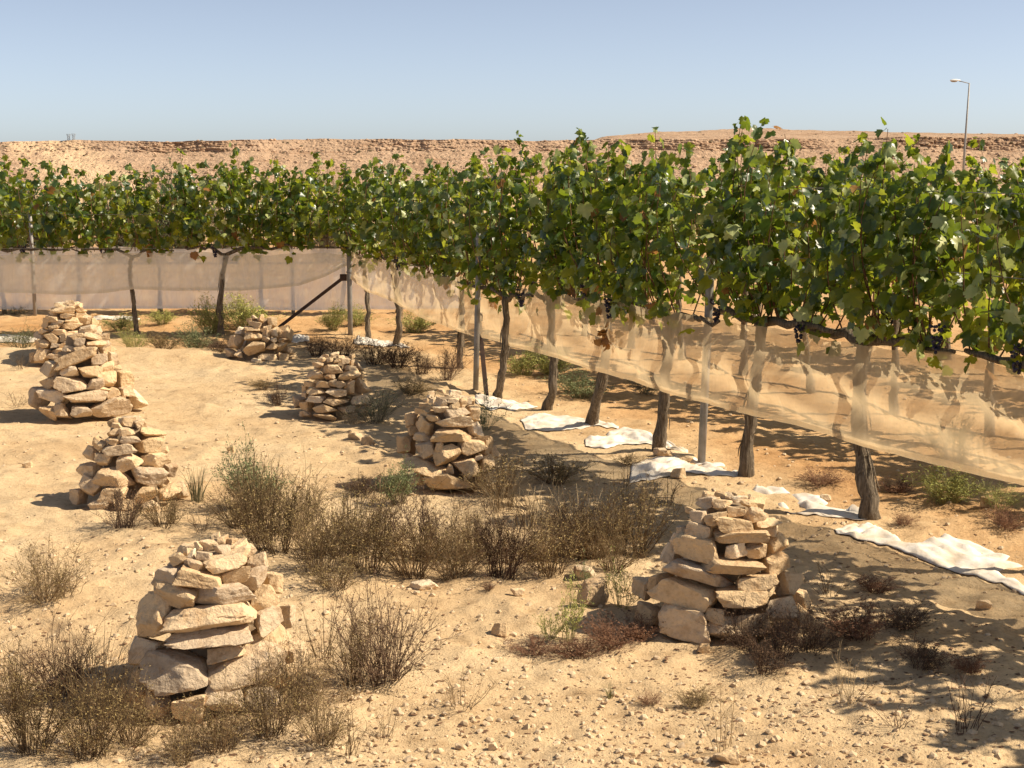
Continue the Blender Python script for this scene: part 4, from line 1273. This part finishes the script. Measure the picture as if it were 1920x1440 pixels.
# ------------------------------------------------------------------ shrubs, grasses, weeds
def shrub_meshes(kind, seed, style):
    """unit shrub: about 1 wide, 1 high"""
    g = np.random.default_rng(seed)
    nm, tw, upright, leaf_n, leaf_s, thick = style
    rr = np.sqrt(g.random(nm)); th = g.uniform(0, 6.283, nm)
    p0 = np.stack([rr * np.cos(th) * .14, rr * np.sin(th) * .14, np.full(nm, -.03)], -1)
    ro = np.sqrt(g.random(nm)) * .5
    th2 = th + g.normal(0, .4, nm)
    ez = np.sqrt(np.maximum(1 - (ro / .56) ** 2, .05)) * g.uniform(.55, 1.05, nm)
    lob = 1 + .45 * np.sin(th2 * 2 + g.uniform(0, 6)) * g.uniform(.3, 1) + .3 * np.sin(th2 * 5 + g.uniform(0, 6))
    ro = ro * np.clip(lob, .45, 1.5)
    ez = ez * np.clip(1 + .35 * np.sin(th2 + g.uniform(0, 6)), .6, 1.3)
    ez = np.where((g.random(nm) < .1) & (thick > .0039 if kind != 'olive' else False), ez * 1.35, ez)
    ez = np.minimum(ez, 1.0) if kind == 'olive' else ez
    ez = ez * upright + (1 - upright) * g.uniform(.2, .8, nm)
    p3 = np.stack([ro * np.cos(th2), ro * np.sin(th2), ez], -1)
    k = 5; u = np.linspace(0, 1, k)
    mid = (p0 + p3) / 2; mid[:, 2] += .08; mid += g.normal(0, .04, (nm, 3))
    W = [(1 - u) ** 2, 2 * u * (1 - u), u ** 2]
    S = p0[:, None] * W[0][None, :, None] + mid[:, None] * W[1][None, :, None] + p3[:, None] * W[2][None, :, None]
    S[:, 1:] += g.normal(0, .012, (nm, k - 1, 3))
    R = thick * (1 - .6 * u)[None, :] * g.uniform(.7, 1.2, nm)[:, None]
    V1, Q1 = tubes_batch(S, R)
    # twigs
    n2 = nm * tw
    src = np.repeat(np.arange(nm), tw)
    a = g.uniform(.25, 1.0, n2) * (k - 1); i = np.minimum(a.astype(int), k - 2); f = (a - i)[:, None]
    st = S[src, i] * (1 - f) + S[src, i + 1] * f
    dr = S[src, i + 1] - S[src, i]; dr /= np.linalg.norm(dr, axis=1)[:, None] + 1e-9
    dr = dr * .6 + g.normal(0, .55, (n2, 3)) + np.array([0, 0, .25]); dr /= np.linalg.norm(dr, axis=1)[:, None]
    ln = g.uniform(.08, .24, n2)[:, None]
    k2 = 3
    u2 = np.linspace(0, 1, k2)
    T = st[:, None] + dr[:, None] * (ln[:, None] * u2[None, :, None]) + g.normal(0, .01, (n2, k2, 3)) * u2[None, :, None]
    T[..., 2] = np.maximum(T[..., 2], -.01)
    V2, Q2 = tubes_batch(T, thick * .55 * (1 - .5 * u2)[None, :] * np.ones((n2, 1)))
    m = MB(); m.add(V1, None, Q1); m.add(V2, None, Q2)
    stems = m.mesh(kind + '_stems', [M[kind + '_s']])
    # leaflets
    lv = None
    if leaf_n:
        n3 = n2 * leaf_n
        s3 = np.repeat(np.arange(n2), leaf_n)
        w = g.uniform(.15, 1.05, (n3, 1))
        c = T[s3, 0] * (1 - w) + T[s3, -1] * w + g.normal(0, .008, (n3, 3))
        A = g.normal(0, 1, (n3, 3)) + dr[s3]; A /= np.linalg.norm(A, axis=1)[:, None]
        B = np.cross(A, g.normal(0, 1, (n3, 3))); B /= np.linalg.norm(B, axis=1)[:, None]
        s = leaf_s * g.uniform(.5, 1.4, (n3, 1))
        V = np.stack([c - A * s, c + B * s * .38, c + A * s, c - B * s * .38], 1).reshape(-1, 3)
        V[:, 2] = np.maximum(V[:, 2], -.02)
        lv = mesh_np(kind + '_leaves', V, None, np.arange(n3 * 4).reshape(-1, 4), [M[kind + '_l']])
    return stems, lv


def grass_mesh(kind, seed, n, spread, lean, w):
    g = np.random.default_rng(seed)
    th = g.uniform(0, 6.283, n); r = np.sqrt(g.random(n)) * spread
    p0 = np.stack([r * np.cos(th), r * np.sin(th), np.full(n, -.02)], -1)
    h = g.uniform(.45, 1.0, n)
    d = np.stack([np.cos(th), np.sin(th)], -1) * g.uniform(0, lean, n)[:, None] + g.normal(0, .05, (n, 2))
    k = 5; u = np.linspace(0, 1, k)
    P = np.zeros((n, k, 3))
    P[..., :2] = p0[:, None, :2] + d[:, None] * (u ** 1.8)[None, :, None]
    P[..., 2] = p0[:, None, 2] + h[:, None] * (u - .12 * u ** 3)[None]
    P += g.normal(0, .006, P.shape) * u[None, :, None]
    V, Q = tubes_batch(P, w * (1 - .75 * u)[None] * g.uniform(.6, 1.2, n)[:, None])
    return mesh_np(kind + '_blades', V, None, Q, [M[kind + '_s']]), None


#            stems twigs upright leaflets leaf size thickness
STY = {'bush': (70, 8, .7, 3, .013, .0042), 'twiggy': (75, 8, .85, 3, .011, .004), 'low': (70, 9, .35, 4, .017, .0045),
       'feather': (110, 8, .85, 4, .020, .004), 'sparse': (14, 5, .8, 1, .010, .006), 'weed': (26, 8, .9, 5, .020, .006), 'stalks': (9, 2, 1.0, 0, .01, .010)}
LIB = {}


def get_shrub(kind, style, variant):
    key = (kind, style, variant)
    if key not in LIB:
        sd = abs(hash(kind + style)) % 1000 if False else sum(map(ord, kind + style)) * 7 + variant
        if style == 'grass': LIB[key] = grass_mesh(kind, sd, 90, .28, .55, .0045)
        elif style == 'tuft': LIB[key] = grass_mesh(kind, sd, 40, .15, .5, .010)
        else: LIB[key] = shrub_meshes(kind, sd, STY[style])
    return LIB[key]


NAMES = {'bush': 'dry_bush', 'twiggy': 'dry_bush', 'low': 'low_shrub', 'feather': 'green_bush', 'sparse': 'dry_weed', 'weed': 'weed', 'stalks': 'dry_stalks', 'grass': 'grass_tuft', 'tuft': 'grass_tuft'}
CNT = [0]


def shrub(px, py, w, h, kind, style, label, group=None):
    CNT[0] += 1
    g = random.Random(CNT[0] * 31)
    p = on_ground(px, py)
    d = np.linalg.norm(p - np.array([0, 0, CAMH])) / F
    W, H = w * d, h * d * 1.04
    st, lv = get_shrub(kind, style, CNT[0] % 5)
    t = thing(NAMES[style] if not (kind in ('green', 'sage') and style == 'bush') else 'green_bush', label, {'grass': 'grass', 'tuft': 'grass', 'weed': 'weed', 'stalks': 'stalks', 'sparse': 'weed'}.get(style, 'bush'), (p[0], p[1] + W * .30, p[2]), group)
    t.location.z = gz(p[0], p[1] + W * .30)
    a = g.uniform(0, 6.28); g0 = g.uniform(.8, 1.1)
    for nm, me in (('stems', st), ('leaves', lv)):
        if me is None: continue
        o = link(nm, me, t)
        o.rotation_euler = (0, 0, a)
        o.scale = (W * 1.08, W * g0, H)
    return t





def ranked(lst, fmt):
    o = sorted(lst, key=lambda q: q[0])
    return [(q, fmt % ORD[o.index(q)]) for q in lst]


TH = 'dry brown bush in the thicket between the middle cairns'
TG = 'bushes of the middle thicket'
# foreground left
FB = 'dry brush at the bottom left corner below the nearest cairn'
for a, lab in ranked([(40, 1425, 190, 170), (150, 1435, 210, 165), (235, 1400, 150, 120), (20, 1340, 150, 120)], '%s from left of the brown bushes in the bottom left corner'):
    shrub(*a, 'dry', 'bush', lab, 'brush of the bottom left corner')
shrub(100, 1330, 170, 130, 'dark', 'twiggy', 'dark dry bush in the shadow left of the nearest cairn')
shrub(165, 1345, 190, 190, 'straw', 'grass', 'tall dry grass leaning left of the nearest cairn')
shrub(215, 1350, 130, 110, 'straw', 'grass', 'shorter pale grass against the shaded side of the nearest cairn')
shrub(70, 1140, 160, 110, 'dry', 'bush', 'round dry bush at the left edge on open sand')
shrub(120, 1125, 110, 90, 'dry', 'sparse', 'thin dry weed spreading right of the round left bush')
FC = 'dry bush in front of the nearest cairn'
for a, lab in ranked([(400, 1425, 180, 130), (500, 1400, 180, 160), (600, 1415, 150, 110), (330, 1440, 130, 90), (560, 1350, 130, 130)], '%s from left of the bushes in front of the nearest cairn'):
    shrub(*a, 'dry', 'twiggy' if a[0] % 200 else 'bush', lab, 'brush before the nearest cairn')
shrub(715, 1300, 230, 175, 'dark', 'twiggy', 'dense dark upright bush right of the nearest cairn')
shrub(660, 1290, 140, 160, 'dry', 'twiggy', 'brown bush between the nearest cairn and the dark bush')
shrub(600, 1240, 110, 120, 'dry', 'sparse', 'thin twigs rising beside the nearest cairn right flank')
shrub(650, 1320, 140, 60, 'straw', 'sparse', 'pale dead twigs lying at the dark bush foot')
shrub(865, 1345, 130, 80, 'dry', 'sparse', 'small bare forked twig on the sand at bottom middle')
shrub(720, 1385, 90, 70, 'dry', 'sparse', 'small bare weed on sand below the dark bush')
shrub(650, 1430, 110, 90, 'dry', 'sparse', 'bare weed at the bottom edge right of the nearest cairn')
# middle thicket
FRONT = [(590, 1085, 170, 150), (680, 1085, 190, 150), (770, 1085, 180, 140), (850, 1085, 170, 120), (940, 1090, 190, 130), (1030, 1085, 170, 130), (620, 1120, 150, 70), (1150, 1075, 130, 100)]
BACK = [(440, 1000, 130, 110), (505, 1050, 190, 160), (1110, 1050, 170, 160), (1190, 1045, 160, 160), (720, 1030, 150, 100), (560, 1000, 130, 90), (890, 1045, 150, 100), (480, 1025, 160, 160), (640, 1050, 170, 160), (800, 1050, 160, 140), (1060, 1040, 150, 110)]
for a, lab in ranked(FRONT, '%s from left of the brown bushes along the thicket front') + ranked(BACK, '%s from left of the brown bushes along the thicket back'):
    shrub(*a, 'dark' if a[0] % 4 == 0 and a[0] > 700 else 'dry', 'bush' if a[0] % 3 else 'twiggy', lab, TG)
for a, lab in ranked([(470, 990, 120, 150), (560, 1010, 140, 160), (690, 1020, 150, 140), (830, 1030, 130, 130), (1060, 1030, 150, 150), (1170, 1010, 130, 150)], '%s from left of the thin tall stems rising from the thicket'):
    shrub(*a, 'dry' if a[0] % 20 else 'straw', 'sparse', lab, 'thin stems of the middle thicket')
TS = 'dry grass standing in the middle thicket'
for a, lab in ranked([(980, 1050, 180, 150), (880, 1040, 150, 120), (1090, 1040, 160, 130), (1010, 985, 150, 90), (940, 960, 120, 90)], '%s from left of the straw grass clumps in the middle thicket'):
    shrub(*a, 'straw', 'grass', lab, 'dry grass of the middle thicket')
shrub(470, 960, 110, 110, 'sage', 'feather', 'greenish top bush at the upper left of the thicket')
shrub(745, 950, 85, 85, 'sage', 'feather', 'pale green bush at the left foot of the middle cairn')
shrub(680, 930, 110, 40, 'dark', 'low', 'black low scrub left of the pale green bush')
shrub(930, 945, 150, 90, 'dry', 'bush', 'shaded bush at the right foot of the middle cairn')
shrub(1040, 915, 130, 60, 'dry', 'low', 'low shaded scrub right of the middle cairn')
shrub(905, 815, 75, 75, 'sage', 'weed', 'dark green weed behind the middle cairn')
shrub(700, 805, 110, 70, 'olive', 'bush', 'dull green bush right of the small bright-topped cairn')
shrub(660, 800, 80, 40, 'straw', 'grass', 'straw grass before the small bright-topped cairn')
shrub(225, 1000, 120, 85, 'dark', 'bush', 'dark bush at the front foot of the left cairn')
shrub(300, 995, 120, 75, 'dry', 'bush', 'brown bush at the right foot of the left cairn')
shrub(365, 945, 70, 80, 'sage', 'tuft', 'thin green grass right of the left cairn')
shrub(375, 1010, 90, 60, 'dry', 'sparse', 'thin dry weed between the left cairn and the thicket')
shrub(515, 765, 60, 45, 'dark', 'bush', 'small dark bush left of the small bright-topped cairn')
shrub(490, 735, 50, 25, 'dry', 'low', 'tiny low scrub on sand below the collapsed cairn')
DL = 'dark low scrub behind the small bright-topped cairn'
for a, lab in ranked([(590, 672, 80, 42), (640, 680, 90, 50), (700, 692, 110, 55), (745, 700, 100, 55), (790, 706, 80, 45)], '%s from left of the dark scrub behind the small bright-topped cairn'):
    shrub(*a, 'dark', 'low' if a[0] % 2 else 'bush', lab, 'dark scrub below the corner')
shrub(835, 718, 85, 68, 'dark', 'bush', 'round dark bush left of the thin pipe post')
shrub(770, 745, 120, 30, 'dry', 'low', 'brown litter scrub between the small cairn and the thin post')
# green bushes under the vines
shrub(392, 628, 80, 68, 'green', 'feather', 'bright green bush left of the forked left-row trunk')
shrub(455, 620, 100, 62, 'green', 'feather', 'bright green bush right of the forked left-row trunk')
shrub(225, 622, 70, 32, 'green', 'feather', 'small green bush left of the bowed trunk')
shrub(300, 612, 60, 28, 'green', 'feather', 'thin yellow-green weed right of the bowed trunk')
shrub(622, 624, 62, 46, 'green', 'feather', 'green bush left of the corner post')
shrub(668, 615, 60, 38, 'green', 'feather', 'green bush right behind the corner post')
shrub(777, 624, 76, 44, 'green', 'feather', 'green bush right of the eighth vine trunk')
shrub(985, 708, 85, 58, 'green', 'feather', 'yellow-green bush between the sixth and fifth vines')
shrub(1035, 706, 90, 50, 'green', 'feather', 'yellow-green bush behind the fifth vine trunk')
shrub(1090, 750, 110, 50, 'sage', 'feather', 'dull green bush between the fifth and fourth vines')
shrub(1215, 742, 90, 36, 'olive', 'bush', 'dark green scrub in the shade below the tan net')
shrub(1785, 955, 120, 72, 'green', 'feather', 'yellow-green bush under the tan net at right')
shrub(1885, 970, 110, 55, 'green', 'bush', 'second green bush at the right edge under the net')
shrub(1800, 880, 150, 85, 'sage', 'bush', 'large grey-green bush seen through the tan net at right')
shrub(1545, 915, 110, 30, 'red', 'low', 'reddish creeping weed between the first and second vines')
shrub(1690, 930, 90, 30, 'red', 'low', 'reddish creeping weed right of the thickest trunk')
shrub(1700, 985, 60, 22, 'red', 'low', 'small reddish weed above the large plastic sheet')
shrub(1900, 1000, 90, 40, 'red', 'low', 'reddish weed at the right edge above the sheet')
# left verge
shrub(30, 660, 110, 42, 'sage', 'bush', 'grey-green weeds at the left edge before the white plastic')
shrub(245, 662, 80, 40, 'green', 'bush', 'fresh green weed right of the left cairns')
shrub(300, 662, 90, 34, 'dry', 'low', 'brown weed on the verge behind the left berm')
shrub(362, 660, 80, 44, 'sage', 'feather', 'grey-green tufted weed left of the collapsed cairn')
shrub(405, 668, 70, 28, 'dark', 'low', 'dark weed touching the collapsed cairn left side')
shrub(25, 592, 80, 26, 'olive', 'bush', 'dark green weeds under the back net at far left')
shrub(35, 690, 60, 24, 'dry', 'sparse', 'faint dry weed on sand at the left edge')
shrub(25, 765, 70, 30, 'dry', 'sparse', 'thin dead weed on sand left of the sunlit cairn')
# right foreground
shrub(1065, 1205, 85, 120, 'green', 'weed', 'bright green weed on sand left of the wide shaded cairn')
shrub(1030, 1200, 60, 60, 'green', 'weed', 'smaller green sprig left of the bright green weed')
shrub(1168, 1140, 70, 90, 'green', 'weed', 'green weed between the upright boulder and the shaded cairn')
shrub(1100, 1100, 60, 60, 'sage', 'weed', 'green weed behind the upright boulder')
RR = 'red-brown creeping weed before the wide shaded cairn'
for a, lab in ranked([(1000, 1225, 110, 30), (1080, 1235, 130, 40), (1150, 1215, 120, 60), (1200, 1200, 110, 50)], '%s from left of the red-brown weeds before the wide shaded cairn'):
    shrub(*a, 'red', 'low', lab, 'red-brown weeds by the shaded cairn')
DR = 'dark dry bush at the right foot of the wide shaded cairn'
for a, lab in ranked([(1400, 1225, 150, 95), (1470, 1250, 150, 100), (1530, 1235, 140, 80), (1440, 1270, 110, 60)], '%s from left of the dark bushes right of the wide shaded cairn'):
    shrub(*a, 'dark', 'bush', lab, 'dark bushes by the shaded cairn')
shrub(1620, 1225, 170, 70, 'red', 'low', 'dark red scrub in the shade right of the cairn')
shrub(1700, 1200, 140, 50, 'dark', 'low', 'dark flat scrub in the shade below the large sheet')
shrub(1560, 1125, 100, 60, 'dry', 'sparse', 'thin weed between the shaded cairn and the large sheet')
shrub(1650, 1120, 90, 40, 'red', 'low', 'reddish weed just below the large plastic sheet')
shrub(1740, 1270, 130, 55, 'dark', 'low', 'dark scrub with dry leaves in the lower right shade')
shrub(1830, 1285, 90, 40, 'red', 'low', 'red-brown scrub in the lower right shade')
shrub(1830, 1405, 150, 120, 'dark', 'sparse', 'bare branching weed in the bottom right shade')
shrub(1690, 1395, 130, 60, 'dark', 'sparse', 'thin bare weed in the bottom shade')
shrub(1600, 1340, 110, 110, 'straw', 'sparse', 'pale thin stems in the shade at lower right')
shrub(1365, 1425, 90, 135, 'straw', 'stalks', 'upright dry stalks on sand at the bottom')
shrub(1145, 1310, 36, 36, 'green', 'tuft', 'tiny green grass tuft on sand')
shrub(1220, 1325, 55, 24, 'red', 'low', 'small dark red weed right of the tiny green tuft')
shrub(1310, 1330, 90, 40, 'dry', 'low', 'small brown litter scrub on sand at lower right')
shrub(1250, 950, 120, 70, 'dry', 'sparse', 'thin weed behind the wide shaded cairn')
shrub(915, 1105, 30, 18, 'red', 'low', 'tiny dark red weed at the thicket lower edge')
shrub(1180, 880, 60, 24, 'dry', 'low', 'small scrub on soil below the crumpled sheet')
shrub(1180, 1010, 120, 80, 'dry', 'sparse', 'thin shaded weeds above the thicket right end')

# feathery trees behind the left row
def feather_tree(px, topy, w, label, seed):
    Y = 27.0
    x = (px - 960) / F * Y
    z0 = float(terrain(np.array([x]), np.array([Y]))[0])
    ztop = CAMH - (topy - 292) / F * Y
    H = ztop - z0; W = w / F * Y
    t = thing('tamarisk_tree', label, 'tree', (x, Y, z0), 'trees behind the left row')
    g = np.random.default_rng(seed)
    m = MB()
    for k in range(7):
        a = k * .9; m.tube([(0, 0, -.1), (math.cos(a) * .1 * W, math.sin(a) * .1 * W, H * .4), (math.cos(a) * .3 * W, math.sin(a) * .3 * W, H * .8)], [.04, .025, .008], 6)
    link('trunk', m.mesh('tree_trunk', [M['bark']]), t)
    st, lv = get_shrub('olive', 'feather', seed % 3)
    for nm, me in (('branches', st), ('crown', lv)):
        o = link(nm, me, t); o.scale = (W, W, H); o.rotation_euler = (0, 0, seed)


feather_tree(15, 312, 150, 'grey-green feathery tree at the left edge behind the vines', 1)
feather_tree(90, 322, 130, 'grey-green feathery tree second from the left edge', 2)
feather_tree(225, 325, 160, 'grey-green feathery tree left of the tall pair', 3)
feather_tree(290, 306, 150, 'tallest grey-green feathery tree behind the left row', 4)
feather_tree(345, 330, 130, 'low grey-green feathery tree right of the tallest', 5)
feather_tree(610, 318, 110, 'grey-green feathery tree behind the corner of the rows', 6)
feather_tree(430, 345, 120, 'lowest grey-green feathery tree in the gap of the left row', 7)


# ------------------------------------------------------------------ gravel, clods, litter
def scatter(name, label, cat, n, smin, smax, mat, seed, power, flat=.7, region=None, thin=False):
    g = np.random.default_rng(seed)
    iv, if_ = ico()
    px = g.uniform(-40, 1960, n * 2); py = 640 + (1480 - 640) * g.random(n * 2) ** .75
    v = 720 - py; u = px - 960
    dz = v * _cp - F * _sp; t = -CAMH / dz
    x = u * t; y = (v * _sp + F * _cp) * t
    keep = (vnoise(x * 1.5, y * 1.5, seed) * 1.5 - .3) + .3 * vnoise(x * 6, y * 6, seed + 1) > g.random(n * 2) * 1.0
    for cx, cy, R in [c[1] for c in CA]:
        keep &= np.hypot(x - cx, y - cy) > R * .9
    x, y = x[keep][:n], y[keep][:n]
    n = len(x)
    s = smin + (smax - smin) * g.random(n) ** power
    z = terrain_fine(x, y)
    J = 1 + g.normal(0, .24, (n, 12, 3))
    V = iv[None] * J * s[:, None, None] * np.array([1, 1, flat]) if not thin else iv[None] * J * s[:, None, None] * np.array([1, .6, .12])
    a = g.uniform(0, 6.283, n); ca, sa = np.cos(a)[:, None], np.sin(a)[:, None]
    V = np.stack([V[..., 0] * ca - V[..., 1] * sa, V[..., 0] * sa + V[..., 1] * ca, V[..., 2]], -1)
    V += np.stack([x, y, z + s * flat * .25], -1)[:, None]
    Fc = if_[None] + (np.arange(n) * 12)[:, None, None]
    o = link(name, mesh_np(name, V.reshape(-1, 3), Fc.reshape(-1, 3), None, [M[mat]]))
    tag(o, label, cat, None, 'stuff')


scatter('gravel', 'small pale stones and clods strewn over the sand', 'gravel', 9000, .0025, .016, 'pebble', 1, 4.5)
scatter('leaf_litter', 'bits of dry brown leaf and twig strewn over the sand', 'litter', 4000, .004, .014, 'litter', 2, 2.0, .5, None, True)
